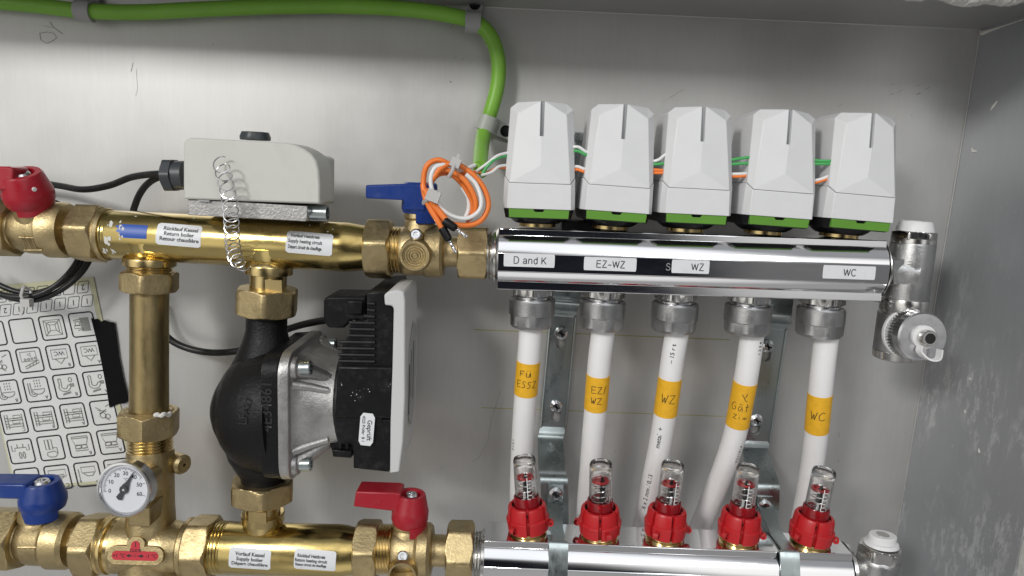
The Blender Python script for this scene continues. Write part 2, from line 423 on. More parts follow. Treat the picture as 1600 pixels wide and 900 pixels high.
def patch(mb, w, h, r, mp, nx=2, ny=10, rot=0):
    """a rounded sticker laid on a surface; strips across v so that it follows the curve"""
    c, sn = math.cos(math.radians(rot)), math.sin(math.radians(rot)); rows = []
    for i in range(ny+1):
        v = -h/2+h*i/ny; d = max(0, abs(v)-(h/2-r)); half = w/2-(r-math.sqrt(max(r*r-d*d, 0)))
        rows.append([(-half+2*half*j/nx, v) for j in range(nx+1)])
    vs = [[mb.bm.verts.new(mp(u*c-v*sn, u*sn+v*c)) for u, v in rw] for rw in rows]
    for i in range(ny):
        for j in range(nx): mb.bm.faces.new((vs[i][j], vs[i][j+1], vs[i+1][j+1], vs[i+1][j]))
    return mb
def planemap(px, py, Y, rot=0, off=0):
    o = Q(px, py, Y); c, s_ = math.cos(math.radians(rot)), math.sin(math.radians(rot))
    return lambda u, v: o+X*(u*c-v*s_)+Z*(u*s_+v*c)+FW*off
AX, YL = -65, -78
# ================================================================ the cabinet (setting)
c0, c1 = Q(1532, 46, 0), Q(1390, 900, 0)
tl = Q(740, 10, 0); td = (c0-tl).normalized()
TL = c0-td*1200; dn = (c1-c0).normalized(); BR = c0+dn*620
struct('back_panel', MB().prism([TL, c0, BR, BR-td*1200, TL-Z*600][:4], (0, 3, 0)), M['panel'])
DEPTH = 118
# side panel leans out a little towards the viewer
s_top, s_bot = c0+V((10, -DEPTH, 4)), BR+V((4, -DEPTH, 0))
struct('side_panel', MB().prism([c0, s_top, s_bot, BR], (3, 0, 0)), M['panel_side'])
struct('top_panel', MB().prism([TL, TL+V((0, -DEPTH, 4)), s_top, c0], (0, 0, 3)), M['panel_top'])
# folded seam beads where the sheets meet
struct('corner_seam', MB().tube([c0+V((-.2, -.4, 0)), BR+V((-.2, -.4, 0))], .55, 8), M['panel'])
struct('top_seam', MB().tube([TL+V((0, -.4, -.2)), c0+V((0, -.4, -.2))], .5, 8), M['panel'])
# rough plaster round the opening of the cabinet
def plaster():
    rnd = random.Random(7); mb = MB(); n = 90; rows = []; pla, plb = Q(1385, 3, -DEPTH), Q(1620, 9, -DEPTH)
    for i in range(n+1):
        t = i/n; x = pla.x+(plb.x+12-pla.x)*t; h = 0
        e = 3.0*math.sin(t*9)+2*math.sin(t*23+1)+rnd.uniform(-.7, .7)
        z0 = pla.z+(plb.z-pla.z)*t+e*.45+(5*(1-t/.1) if t < .1 else 0)
        y = -DEPTH+rnd.uniform(-.5, .5)
        rows.append([V((x, y+3, z0+1.2)), V((x, y-1, z0)), V((x, y-7, z0+1+rnd.uniform(0, 1))), V((x, y-14, z0+8)), V((x, y-14, z0+70)), V((x, y+3, z0+70))])
    return mb.ringsweep(rows)
struct('plaster_wall', plaster(), M['plaster'])
def plaster2():
    rnd = random.Random(9); mb = MB(); n = 90; rows = []
    for i in range(n+1):
        t = i/n; p = s_top.lerp(s_bot, t); e = 1.2*math.sin(t*31)+.8*math.sin(t*77)+rnd.uniform(-.4, .4)
        x = p.x+2+e*.6; z = p.z
        rows.append([V((x+1, -DEPTH+2, z)), V((x, -DEPTH-3, z)), V((x+2, -DEPTH-9, z)), V((x+14, -DEPTH-12, z)), V((x+90, -DEPTH-12, z)), V((x+90, -DEPTH+2, z))])
    return mb.ringsweep(rows)
struct('plaster_reveal', plaster2(), M['plaster'])
# plaster crumbs stuck to the sheets
mb = MB(); rnd = random.Random(3)
def on_side(px, py):
    n = (s_top-c0).cross(BR-c0).normalized(); d = ray(px, py); t = (c0-CAM).dot(n)/d.dot(n); return CAM+d*t
for (px, py, dx, dy, w_) in ((1548, 172, 10, -14, 1.1), (1518, 232, 8, 5, 1.3), (1508, 640, 2, 5, .7), (1515, 590, 3, 2, .6), (1530, 700, 2, 8, .8)):
    a, b = on_side(px, py), on_side(px+dx, py+dy); mb.tube([a, a.lerp(b, .5)+V((-.5, 0, -.8)), b], lambda t: w_*(.35+math.sin(PI*min(max(t, .05), .95))*.6), 6)
for i in range(26):
    p = on_side(rnd.uniform(1470, 1590), rnd.uniform(560, 890)); mb.lathe([(-.2, .1), (0, rnd.uniform(.2, .5)), (.3, .1)], p, (-1, 0, 0), 6)
a = on_side(1533, 52); b = on_side(1600, 30)
mb.tube([a+V((0, -1, 0)), a.lerp(b, .25), a.lerp(b, .6), b], lambda t: 1.6*(1-t)**2+.25, 6)
o = struct('plaster_crumbs', mb, M['putty']); o['kind'] = 'stuff'
# marks on the sheet
bp = D.objects['back_panel']
mb = MB()
for y0, y1, xa, xb in ((515, 531, 740, 1140), (637, 651, 752, 1140)):
    a, b = Q(xa, y0, -.15), Q(xb, y1, -.15); d = Z*.35
    mb.face([a-d, b-d, b+d, a+d])
part('marker_line', mb, M['yline'], bp)
mb = MB()
def wline(pts, wd): mb.stroke([(Q(*p, 0).x, Q(*p, 0).z) for p in pts], wd, lambda u, v: V((u, -.15, v)))
for pts, wd in (([(782, 610), (768, 655), (762, 690), (748, 715), (738, 722)], .25), ([(788, 620), (776, 660)], .15), ([(78, 34), (84, 43), (98, 53)], .45), ([(66, 40), (76, 42), (84, 43)], .2), ([(62, 52), (64, 62), (73, 68), (82, 64), (89, 59), (84, 52), (74, 50), (62, 52)], .35),
                ([(1048, 152), (1062, 143), (1068, 140)], .3), ([(1036, 160), (1050, 151)], .15), ([(1432, 148), (1438, 145)], .7), ([(1445, 140), (1453, 136)], .35), ([(1391, 148), (1397, 146)], .4), ([(1401, 146), (1411, 139)], .2), ([(1392, 131), (1397, 133)], .3),
                ([(1430, 134), (1437, 133)], .3), ([(1309, 167), (1318, 162)], .25), ([(213, 108), (215, 140), (212, 150)], .15), ([(205, 112), (208, 98)], .3), ([(1310, 675), (1312, 683)], .25), ([(700, 32), (708, 36), (704, 46)], .3), ([(1423, 180), (1424, 181)], .6), ([(774, 231.5), (775.2, 232)], .7), ([(332, 69), (333.5, 70)], .7)):
    wline(pts, wd)
part('scratches', mb, M['scratch'], bp)
mb = MB()
for px, py, r_ in ((704, 128, .9), (712, 90, .5), (724, 92, .5), (735, 98, .4), (1388, 694, 1.6), (1310, 720, .7), (1418, 764, .5), (1445, 778, .6), (1415, 676, .6), (1432, 702, .4), (1414, 793, .5), (960, 705, 1.5), (690, 730, .5), (660, 780, .5), (300, 745, .6)):
    p = Q(px, py, 0); mb.lathe([(0, r_), (.12, r_*.9), (.2, r_*.3)], p, FW, 10)
part('plaster_spots', mb, M['greyclip'], bp)

# ================================================================ pictogram sheet on the wall
def S(a, b, off=.0): return Q(129+46.7*a+11*b, 507-4.9*a+45.8*b, -.7-off)
def Spx(px, py, off=0): return Q(px, py, -.7-off)
sh = thing('label_sheet', 'upside-down sheet of square pictogram stickers stuck to the wall panel', 'sticker sheet', Q(100, 600, 0))
UR, LR, LLc, UL = (146, 433), (213, 752), (22, 765), (-48, 450)
part('backing', MB().prism([Spx(*p) for p in (UL, UR, LR, LLc)], (0, .5, 0)), M['backing'], sh)
mb = MB(); mb.prism([Spx(*p, .1) for p in ((-46, 468), (140, 444), (205, 747), (25, 762))], (0, .1, 0))
part('sticker_paper', mb, M['sheet'], sh)
ink, thin = MB(), MB()
smap = lambda ca, cb: (lambda u, v: S(ca+u, cb-v, .25))
def arc(cx, cy, r, a0, a1, n=10, sy=1.): return [(cx+r*math.cos(math.radians(a0+(a1-a0)*i/n)), cy+sy*r*math.sin(math.radians(a0+(a1-a0)*i/n))) for i in range(n+1)]
def rect(x0, y0, x1, y1): return [(x0, y0), (x1, y0), (x1, y1), (x0, y1), (x0, y0)]
ICON = {
 'heater': [rect(-.25, -.02, -.1, .12), rect(-.3, -.12, -.05, -.02)]+[rect(-.05+.08*i, -.24, -.01+.08*i, .24) for i in range(4)]+[[(-.3, .17), (-.05, .2)], [(-.2, -.2), (0, -.15)]],
 'frame': [rect(-.29, -.27, .29, .27), rect(-.1, -.1, .1, .1), [(-.29, .27), (-.1, .1)], [(.29, .27), (.1, .1)], [(-.29, -.27), (-.1, -.1)], [(.29, -.27), (.1, -.1)], [(-.2, -.16), (-.2, .16)], [(.2, -.16), (.2, .16)], [(-.15, .2), (.15, .2)]],
 'sign': [rect(-.27, -.06, .27, .27), [(-.17, -.06), (0, -.24), (.17, -.06)]],
 'stairs': [rect(-.3, -.04, .24, .3), [(-.06, .2), (.05, .24), (.05, .13), (-.06, .2)], [(-.2, -.3), (-.2, -.22), (.3, -.02), (.3, -.12), (-.2, -.3)], [(-.05, -.24), (-.04, -.18)], [(.08, -.19), (.08, -.13)], [(.2, -.14), (.2, -.08)]]+[arc(-.16+.12*i, 0.02+.01*i, .035, 0, 360, 8) for i in range(4)],
 'tap': [arc(-.08, -.02, .2, 150, 330, 10, .8)+[(.14, -.02), (.26, -.02)], arc(-.08, 0, .1, 160, 330, 8, .8)+[(.04, .03), (.26, .05)], [(-.26, .28), (-.25, .05)], [(-.17, .28), (-.17, .03)], [(-.26, .28), (-.17, .28)], arc(.16, .22, .06, 0, 360, 8, 1.3), [(-.2, -.3), (.1, -.24)], [(-.18, -.26), (.1, -.2)], rect(.12, .0, .25, .07)],
 'shower': [arc(.05, .0, .22, 180, 360, 8, .8)+[(-.17, 0)], [(-.28, .25), (-.28, -.1)]+arc(-.14, -.1, .14, 180, 330, 8), [(-.2, .25), (-.2, -.1)]+arc(-.13, -.1, .07, 180, 330, 8)]+[[(-.05+.09*(i % 3), .08+.1*(i//3)), (-.03+.09*(i % 3), .14+.1*(i//3))] for i in range(9)],
 'bunk': [rect(-.3, -.24, -.2, .26)]+[[(-.3, -.16+.1*i), (-.2, -.16+.1*i)] for i in range(4)]+[rect(-.2, .05, .3, .12), rect(-.2, -.18, .3, -.1), [(.3, .26), (.3, -.24)], rect(0, .12, .24, .22), rect(-.05, -.06, .2, .05)],
 'tools': [[(-.25, .2), (-.1, .1), (-.15, -.05), (.1, .1)], arc(-.05, -.1, .1, 0, 360, 10), [(0, -.18), (.15, -.3)], [(.1, .2), (.28, .28)], arc(.12, -.15, .08, 0, 360, 8), [(-.2, .1), (.1, .02)]],
 'sofa': [[(-.28, .24), (-.28, .3), (.28, .3), (.28, .24), (.2, 0), (-.2, 0), (-.28, .24), (.28, .24)], arc(-.1, -.07, .11, 0, 360, 10, .6), arc(.1, -.07, .11, 0, 360, 10, .6), rect(-.22, -.2, .22, -.12)],
 'press': [rect(-.18, -.05, -.07, .3), rect(-.05, -.05, .06, .3), [(.05, .0), (.2, 0), (.2, -.2)], [(-.15, -.15), (.1, -.12), (.2, -.22), (.1, -.32), (-.1, -.32), (-.18, -.24), (-.15, -.15)]],
 'table': [[(-.3, .22), (-.3, .02), (-.2, .02), (-.2, .12), (.2, .12), (.2, .02), (.3, .02), (.3, .22)], [(-.1, .12), (-.1, .25)], [(.1, .12), (.1, .25)], arc(-.05, -.15, .04, 0, 360, 8, 3), arc(.08, -.15, .04, 0, 360, 8, 3)],
 'unit': [rect(-.3, .02, .3, .26), [(-.24, .08), (.24, .08)], [(-.24, .02), (-.12, -.06), (.12, -.06), (.24, .02)], [(-.08, .02), (-.04, -.05)], [(.08, .02), (.04, -.05)]],
 'arrow': [rect(-.2, .06, .28, .26), [(-.3, .2), (-.3, -.28)], [(-.33, -.2), (-.3, -.28), (-.27, -.2)], [(-.14, .04), (-.02, -.06), (.16, -.06), (.24, .04)]],
 'ring': [arc(0, -.1, .26, 0, 180, 12), arc(0, -.1, .16, 0, 180, 12), [(-.34, .2), (-.3, -.1)], [(.34, .2), (.3, -.1)]], 'none': []}
rows = [('heater', '', 'frame', '', 'none', '', 'none', ''), ('sign', 'A', 'sign', 'B', 'stairs', '', 'tools', ''), ('tap', 'A', 'tap', 'B', 'shower', 'A', 'shower', 'B'),
        ('tools', '', 'bunk', 'A', 'bunk', 'B', 'bunk', 'C'), ('sofa', 'A', 'sofa', 'B', 'press', '', 'table', ''), ('unit', '', 'arrow', 'B', 'unit', 'C', 'ring', '')]
for rI, rw in enumerate(rows):
    for cI in range(4):
        a, b = -cI, rI
        if rI == 5 and cI == 0: pass
        m_ = smap(a, b)
        q = rrect(.80, .80, .09, 3); ink.stroke(q+[q[0]], .046, m_)
        for st in ICON[rw[2*cI]]: thin.stroke([(x*.95, y*.95) for x, y in st], .032, m_)
        if rw[2*cI] == 'sign': ink.text('WC', .2, m_, 0, .13, 180)
        if rw[2*cI+1]: ink.text(rw[2*cI+1], .16, m_, .26, -.28, 180)
for k in range(7):
    for j, tx in enumerate((('1', '1', '1', '1', '1', '1', '2'), ('2', '', '', '', '', '', '3'))):
        px, py = 136-k*21.3, 470+k*2.5; px += -6.5*j; py += -21.5*j
        if px < 0: continue
        mp = (lambda px, py: (lambda u, v: Q(px+u*20+v*2, py-v*20-u*2, -.95)))(px, py)
        q = rrect(.85, .9, .1, 3); ink.stroke(q+[q[0]], .045, mp)
        if tx[k]: ink.text(tx[k], .62, mp, 0, 0, 190)
part('pictogram', ink, M['ink'], sh, fixn=False); part('pictogram', thin, M['greyink'], sh, fixn=False)
mb = MB(); tp = [(142, 497), (147, 499), (152, 498), (158, 503), (163, 500), (170, 503), (178, 504), (182, 530), (186, 560), (193, 595), (201, 626), (196, 630), (185, 631), (178, 634), (171, 637), (166, 606), (160, 575), (153, 540)]
mb.prism([Q(x, y, -1.9) for x, y in tp], (0, .5, 0))
solo('tape_strip', mb, M['btape'], 'ragged strip of black tape over the right edge of the pictogram sheet', 'tape', Q(170, 630, 0))

# ================================================================ black cables
mb = MB()
coil = [(-90, 330, -30), (-40, 316, -34), (10, 312, -34), (60, 318, -32), (100, 336, -30), (128, 368, -28), (122, 405, -30), (98, 437, -34), (66, 458, -38), (30, 464, -40), (-10, 456, -38), (-60, 430, -34), (-90, 400, -30)]
coil2 = [(-70, 312, -26), (-20, 306, -27), (40, 304, -26), (90, 318, -24), (130, 345, -22), (144, 385, -24), (132, 420, -28), (100, 450, -32), (60, 468, -36), (20, 466, -36), (-20, 450, -32), (-80, 410, -30)]
coil3 = [(-80, 290, -20), (0, 298, -20), (50, 312, -22), (96, 330, -24), (135, 372, -24), (126, 412, -24), (92, 444, -28), (50, 458, -34), (5, 448, -34), (-60, 410, -30)]
cc = thing('cable_coil', 'coiled black cable behind the red-handled valve at the left edge', 'cable', Q(30, 465, -30))
for c_ in (coil, coil2, coil3): part('cable_loop', MB().tube(QP(c_), 2.05, 12), M['rubber'], cc)
mb = MB(); mb.tube([Q(x, y, z) for x, y, z in ((36, 450, -45), (33, 462, -47), (40, 478, -46), (50, 474, -40), (48, 454, -36), (38, 448, -40), (36, 450, -45))], 1.1, 6)
mb.box(Q(42, 473, -46), (3.2, 2.4, 2.8)); mb.box(Q(35, 484, -46), (1, .5, 4), Matrix.Rotation(.35, 3, 'Y'))
solo('cable_tie', mb, M['tie'], 'white cable tie round the coiled black cable', 'cable tie', Q(40, 475, -44))
mb = MB(); mb.tube(QP([(266, 272, -72), (240, 272, -66), (205, 277, -55), (170, 290, -46), (130, 296, -40), (92, 290, -30), (50, 285, -20), (-40, 285, -15)]), 2.3, 14)
solo('black_cable', mb, M['rubber'], 'upper black cable running left from the white box on the brass tube', 'cable', Q(170, 290, -40), 'cables from the white box')
mb = MB(); mb.tube(QP([(266, 276, -66), (245, 278, -60), (226, 292, -50), (213, 315, -40), (206, 345, -30), (204, 400, -20)]), 2.3, 14)
solo('black_cable', mb, M['rubber'], 'black cable curving down from the white box behind the brass tube', 'cable', Q(213, 315, -40), 'cables from the white box')
mb = MB(); mb.tube(QP([(235, 470, -14), (248, 508, -14), (268, 532, -14), (300, 546, -15), (340, 551, -17), (385, 545, -20), (430, 522, -26), (470, 508, -34), (510, 500, -48), (530, 498, -55)]), 2.6, 14)
solo('black_cable', mb, M['rubber'], 'black power cable sagging behind the vertical brass pipe to the pump', 'cable', Q(300, 548, -15))

# ================================================================ ball valves
def valve_body(parent, ax, rows, port=None, stem=None, marks=None):
    pass
def lever(poly, Y0, depth): return MB().prism([Q(x, y, Y0-depth/2) for x, y in poly], (0, depth, 0))
def screw_head(mb, p, ax, r, h=2.):
    mb.lathe([(0, r), (h*.6, r), (h, r*.8), (h, r*.45), (h*.5, r*.4)], p, ax, 24)
def union(parent, ax, thr, nut, ang=0, m='brass_cast', lab=None):
    mb = MB()
    if thr: ax.thread(mb, *thr)
    return mb
# --- upper left, red
ax = Ax((0, 357), (118, 360), AX); base = ax.at(70)
t = thing('ball_valve', 'brass ball valve with red lever at the upper left edge', 'valve', base, 'brass ball valves')
mb = MB(); ax.lathe(mb, [(22, 34), (30, 32), (40, 36), (50, 38), (72, 38), (76, 39), (80, 43.5), (104, 43.5), (110, 40), (112, 30)], 56)
ax.lathe(mb, [(74, 30), (95, 25), (134, 25)], 40)
st = ax.at(64); up = (Z+FW*.42).normalized()
mb.lathe([(0, 14), (12, 12.5), (17, 11), (18, 12.5), (26, 11)], st, up, 30)
for j in range(3): mb.tube([Q(33+8*j, 372, AX-17), Q(41+8*j, 390, AX-15.6)], .55, 6)
mb.tube([Q(30, 371, AX-17), Q(60, 372, AX-16.8)], .55, 6); mb.tube([Q(38, 391, AX-15.5), Q(66, 391, AX-15.5)], .55, 6)
part('valve_body', mb, M['brass_cast'], t)
mb = MB(); ax.hex(mb, -40, 27, 39, .35, .2); part('end_hex', mb, M['brass_cast'], t)
mb = MB(); ax.hex(mb, 110, 127, 25, .2, .1); part('neck_hex', mb, M['brass_cast'], t)
hb = st+up*21
mb = MB(); mb.lathe([(-2, 13.2), (1, 14.6), (6, 15), (7.5, 14.6), (18, 12.0), (19.5, 11), (19.5, 7.6), (16, 7.2)], hb, up, 40); mb.sector(hb, up, 11, 13.2, -10, 120, -6, -1)
lp = lever([(-60, 259), (12, 260), (20, 263), (20, 298), (12, 298), (-60, 296)], AX-17, 16)
lvr = part('lever', mb, M['redh'], t); part('grip', lp, M['redh'], lvr, bevel=1.2)
mb = MB(); screw_head(mb, hb+up*16.4, up, 5.4, 3.4); part('screw', mb, M['steel'], t)
mb = MB(); dd = (X*.78+FW*.62); dd = (dd-up*dd.dot(up)).normalized(); mb.lathe([(-1, 1.5), (.3, 1.4), (.5, .5)], hb+up*12+dd*13.5, dd, 12); part('paint_spot', mb, M['wwhite'], lvr)
# --- lower left, blue
ax = Ax((0, 840), (125, 845), YL); base = ax.at(80)
t = thing('ball_valve', 'brass ball valve with blue lever at the lower left edge', 'valve', base, 'brass ball valves')
mb = MB(); ax.lathe(mb, [(30, 36), (40, 33), (50, 37), (56, 39), (78, 39), (82, 40), (86, 43.5), (112, 43), (118, 39), (120, 30)], 56)
ax.lathe(mb, [(74, 30), (95, 25), (140, 25)], 40)
st = ax.at(63); up = (Z+FW*.02).normalized()
mb.lathe([(0, 14), (13, 12.5), (16, 11), (17, 12.5), (25, 11)], st, up, 30)
for j in range(4): mb.tube([Q(30+9*j, 856, YL-17), Q(39+8*j, 874, YL-14.5)], .55, 6)
mb.tube([Q(28, 855, YL-17), Q(62, 855, YL-17)], .55, 6)
part('valve_body', mb, M['brass_cast'], t)
mb = MB(); ax.hex(mb, -40, 38, 43, .35, .2); part('end_hex', mb, M['brass_cast'], t)
mb = MB(); ax.hex(mb, 118, 134, 26, .2, .1); part('neck_hex', mb, M['brass_cast'], t)
hb = Q(68, 788, YL); hz = Q(66, 751, YL).z-hb.z
mb = MB(); mb.lathe([(-2, 13.4), (2, 14.6), (hz*.35, 14.6), (hz*.4, 14.2), (hz-1.5, 11.6), (hz, 10.8), (hz, 7.6), (hz-3, 7)], hb, up, 40); mb.sector(hb, up, 10.5, 13.6, -40, 70, -8, -1)
lvr = part('lever', mb, M['blue'], t)
part('grip', lever([(-60, 756), (34, 757), (40, 759), (40, 782), (30, 781), (-60, 778)], YL-2, 18), M['blue'], lvr, bevel=1.2)
mb = MB(); screw_head(mb, hb+up*(hz-2.9), up, 5.4, 3.4); part('screw', mb, M['steel'], t)
# --- upper middle, blue
ax = Ax((600, 390), (760, 395), AX); base = ax.at(652)
t = thing('ball_valve', 'brass ball valve with blue lever and round drain port beside the upper manifold', 'valve', base, 'brass ball valves')
mb = MB(); ax.lathe(mb, [(622, 32), (628, 36), (634, 39), (664, 39), (667, 41), (690, 41), (694, 38), (696, 28)], 56); ax.lathe(mb, [(690, 24), (722, 24)], 40)
st = ax.at(655); mb.lathe([(0, 12.5), (19, 10), (20.5, 9.2), (22, 10.4), (29, 9.8)], st, Z, 30)
pc = Q(651.5, 397, AX-12); mb.lathe([(-4, 12), (6, 10.2), (9, 9.8), (11, 9.4), (11, 8.1), (9.7, 7.9), (9.5, .1)], pc, FW, 44)
sb = Q(652, 371, AX-12); mb.lathe([(-4, 5), (6, 4.2), (7, 3.4)], sb, FW+Z*.4, 24)
part('valve_body', mb, M['brass_cast'], t)
mb = MB()
for rr in (2, 3.6, 5.2, 6.8): mb.lathe([(9.4, rr-.6), (9.9, rr), (9.4, rr+.6)], pc, FW, 40, cap=False)
part('port_plug', mb, M['brass_turn'], t)
mb = MB(); screw_head(mb, sb+FW*6.6+Z*2.2, FW+Z*.4, 3.6, 1.6); part('screw', mb, M['steel'], t)
mb = MB(); ax.thread(mb, 608, 628, 37); part('threaded_end', mb, M['brass_turn'], t)
mb = MB(); ax.hex(mb, 574, 613, 42.5, .30, .2); part('union_nut', mb, M['brass_cast'], t)
mb = MB(); ax.hex(mb, 717, 762, 39.5, .05, .2); part('union_nut', mb, M['brass_cast'], t)
mb = MB(); mb.lathe([(0, 11), (3, 12.2), (8, 12), (19, 11), (20, 10)], st+Z*25, Z, 40)
mb.sector(st+Z*25, Z, 9.5, 12, -5, 110, -6, 2)
lvr = part('lever', mb, M['blue'], t); part('grip', lever([(571, 289), (640, 287), (664, 288), (664, 330), (631, 328), (631, 313), (571, 310)], AX-4, 17), M['blue'], lvr, bevel=1.)
# --- lower middle, red
ax = Ax((570, 857), (750, 862), YL); base = ax.at(645)
t = thing('ball_valve', 'brass ball valve with red lever beside the lower manifold', 'valve', base, 'brass ball valves')
mb = MB(); ax.lathe(mb, [(610, 30), (616, 36), (624, 39), (650, 38), (655, 42), (670, 42), (675, 38), (677, 28)], 56); ax.lathe(mb, [(670, 24), (705, 24)], 40)
st = ax.at(637); mb.lathe([(0, 13), (15, 11), (17, 9.5), (18.5, 11), (26, 10)], st, Z, 30)
pc = Q(632, 886, YL-12); mb.lathe([(-4, 12), (6, 10), (9, 9.6), (11, 9.2), (11, 8.0), (3, 7.6), (2.8, .1)], pc, FW, 44)
sb = Q(631, 869, YL-12); mb.lathe([(-4, 5), (4, 4.4), (5, 3.4)], sb, FW+Z*.6, 24)
part('valve_body', mb, M['brass_cast'], t)
mb = MB(); screw_head(mb, sb+FW*5+Z*2.6, FW+Z*.6, 3.8, 1.8); part('screw', mb, M['steel'], t)
mb = MB(); ax.thread(mb, 586, 614, 38); part('threaded_end', mb, M['brass_turn'], t)
mb = MB(); ax.hex(mb, 558, 593, 41, .30, .2); part('union_nut', mb, M['brass_cast'], t)
mb = MB(); ax.hex(mb, 699, 740, 41, .1, .2); part('union_nut', mb, M['brass_cast'], t)
h0 = Q(640, 814, YL); h1 = Q(643, 771, YL); hz = h1.z-h0.z; upv = (h1-h0).normalized()
mb = MB(); mb.lathe([(-2, 11), (2, 12.6), (hz*.42, 12.6), (hz*.46, 12.2), (hz-1.5, 10), (hz, 9.4), (hz, 7.0), (hz-3, 6.2)], h0, upv, 44)
mb.sector(h0, upv, 9.8, 12.2, 10, 100, -7, 0)
lvr = part('lever', mb, M['redh'], t); part('grip', lever([(556, 768), (618, 770), (626, 772), (626, 800), (612, 799), (552, 792)], YL+1, 17), M['redh'], lvr, bevel=1.)
mb = MB(); screw_head(mb, h0+upv*(hz-2.6), upv, 4.4, 2.8); part('screw', mb, M['steel'], t)

# ================================================================ upper brass tube
def small_label(t, ax, px, py, w_, h_, r, lines, rot=0, sizes=None, name='label', bold=.0):
    mp = ax.surf(px, py, r, .12); lb = part(name, patch(MB(), w_, h_, 1.6, mp, 2, 12, rot), M['paper'], t, fixn=False)
    mp2 = ax.surf(px, py, r, .2); mb = MB(); n = len(lines)
    for i, (tx, sz, cx, cy, sx) in enumerate(lines): 
        c, s_ = math.cos(math.radians(rot)), math.sin(math.radians(rot)); mb.text(tx, sz*1.1, mp2, cx*c-cy*s_, cx*s_+cy*c, rot, sx=sx, bold=.09)
    part('lettering', mb, M['ink'], lb, fixn=False); return lb
ax = Ax((180, 367), (560, 387), AX); r0 = ax.r(380, 38.5)
t = thing('brass_tube', 'upper polished brass tube with label stickers under the white box', 'pipe', ax.at(370), 'brass distribution tubes')
mb = MB(); ax.lathe(mb, [(176, 36), (182, 38), (184, 38.5), (535, 38.5), (541, 38.8), (548, 38), (556, 37), (578, 34)], 72); part('tube', mb, M['brass_pol'], t)
mb = MB(); ax.thread(mb, 160, 184, 38.5, 2.2, .7); part('threaded_end', mb, M['brass_pol'], t)
mb = MB(); ax.hex(mb, 124, 163, 41.5, .28, .16); ax.lathe(mb, [(160, 40), (168, 42), (172, 40)], 60); part('union_nut', mb, M['brass_cast'], t)
mb = MB(); c = Q(421, 408, AX); mb.lathe([(-12, 9), (0, 12.5), (4, 15.5), (9, 17)], c, Z, 40); part('saddle', mb, M['brass_pol'], t); mb = MB(); c = Q(233, 398, AX); mb.lathe([(-12, 10), (0, 12), (4, 15), (9, 17)], c, Z, 40); part('saddle', mb, M['brass_pol'], t)
small_label(t, ax, 279, 367, 29, 14.6, r0, [('Rücklauf Kessel', 3.1, 1, 3.6, 1.05), ('Return boiler', 3.1, .2, .2, 1.05), ('Retour chaudière', 3.1, .6, -3.2, 1.05)], -2)
small_label(t, ax, 483, 380, 30, 14.6, r0, [('Vorlauf Heizkreis', 2.7, -3, 4.2, .9), ('Supply heating circuit', 2.9, -2.6, .6, .8), ('Départ circuit de chauffage', 2.9, -2.6, -3.2, .62)], -2, bold=.02)
mp = ax.surf(205, 361, r0, .12)
bl = [(-10.5, 3), (-9, 4.5), (-8, 3.6), (-6.6, 5), (-4, 4.2), (-1, 4.4), (0, 3.5), (10, 4), (10, -4.2), (0, -3.8), (-5, -4.8), (-6.4, -3.4), (-7.6, -2.5), (-7, -.6), (-9.6, 0), (-8.8, 1.4)]
lft = [(-4.6, -4.5), (-4.0, -6.2), (-3.4, -6.6), (-2.8, -7.6), (-2.2, -7.4), (-1.6, -7.0), (-1.0, -9.4), (-.4, -9.8), (.2, -9.4), (.8, -8.7), (1.4, -8.9), (2.0, -9.8), (2.6, -10.6), (3.2, -10.2), (3.8, -8.0), (4.4, -6.5)]
mb = MB(); rws = [[mb.bm.verts.new(mp(x+(10-x)*k/4, v)) for k in range(5)] for v, x in lft]
for p, q in zip(rws, rws[1:]):
    for k in range(4): mb.bm.faces.new((p[k], p[k+1], q[k+1], q[k]))
part('blue_sticker', mb, M['blues'], t, fixn=False)
mb = MB(); rnd = random.Random(5)
for px, py, n in ((172, 345, 4), (168, 375, 6), (176, 394, 5), (164, 388, 3), (192, 352, 3), (190, 372, 3)):
    for k in range(n):
        m_ = ax.surf(px+rnd.uniform(-4, 4), py+rnd.uniform(-7, 7), r0+.1, .05); q = rnd.uniform(.5, 1.5); mb.face([m_(q*math.cos(a)*rnd.uniform(.5, 1.1), 1.4*q*math.sin(a)*rnd.uniform(.6, 1.1)) for a in [i*PI/4 for i in range(8)]])
for px, py in ((212, 338), (303, 341), (484, 352), (200, 396), (520, 358), (512, 362)):
    m_ = ax.surf(px, py, r0+.05, .05); mb.face([m_(.6*math.cos(a), .5*math.sin(a)) for a in [i*PI/4 for i in range(8)]])
part('sealant_residue', mb, M['putty'], t, fixn=False)

# ================================================================ outlets, vertical pipe
ax = Ax((234, 410), (233, 655), AX, AX-3)
t = thing('vertical_pipe', 'vertical tarnished brass pipe between the upper tube and the thermometer tee', 'pipe', ax.at(655))
mb = MB(); ax.lathe(mb, [(399, 30), (403, 38), (405, 38.5), (414, 38.5), (416, 36)], 60); part('collar', mb, M['brass_turn'], t)
mb = MB(); ax.thread(mb, 413, 427, 33, 1.6, .6); part('threaded_end', mb, M['brass_turn'], t)
mb = MB(); ax.hex(mb, 424, 455, 38, .2, .16); part('union_nut', mb, M['brass_cast'], t)
mb = MB(); ax.lathe(mb, [(450, 27), (458, 28), (560, 28), (642, 28.5), (655, 28)], 60); part('pipe', mb, M['brass_old'], t)
mb = MB(); ax.hex(mb, 641, 678, 40, .25, .16); ax.lathe(mb, [(642, 37), (639, 33), (641, 29)], 40); part('union_nut', mb, M['brass_cast'], t)
mb = MB(); mb.tube(QP([(240, 650, AX-16), (246, 648, AX-15), (251, 650, AX-15.5), (257, 647, AX-14), (263, 649, AX-11), (266, 645, AX-8)], 4), lambda q: 1.0+.7*abs(math.sin(q*9)), 8)
part('sealant_residue', mb, M['putty'], t)
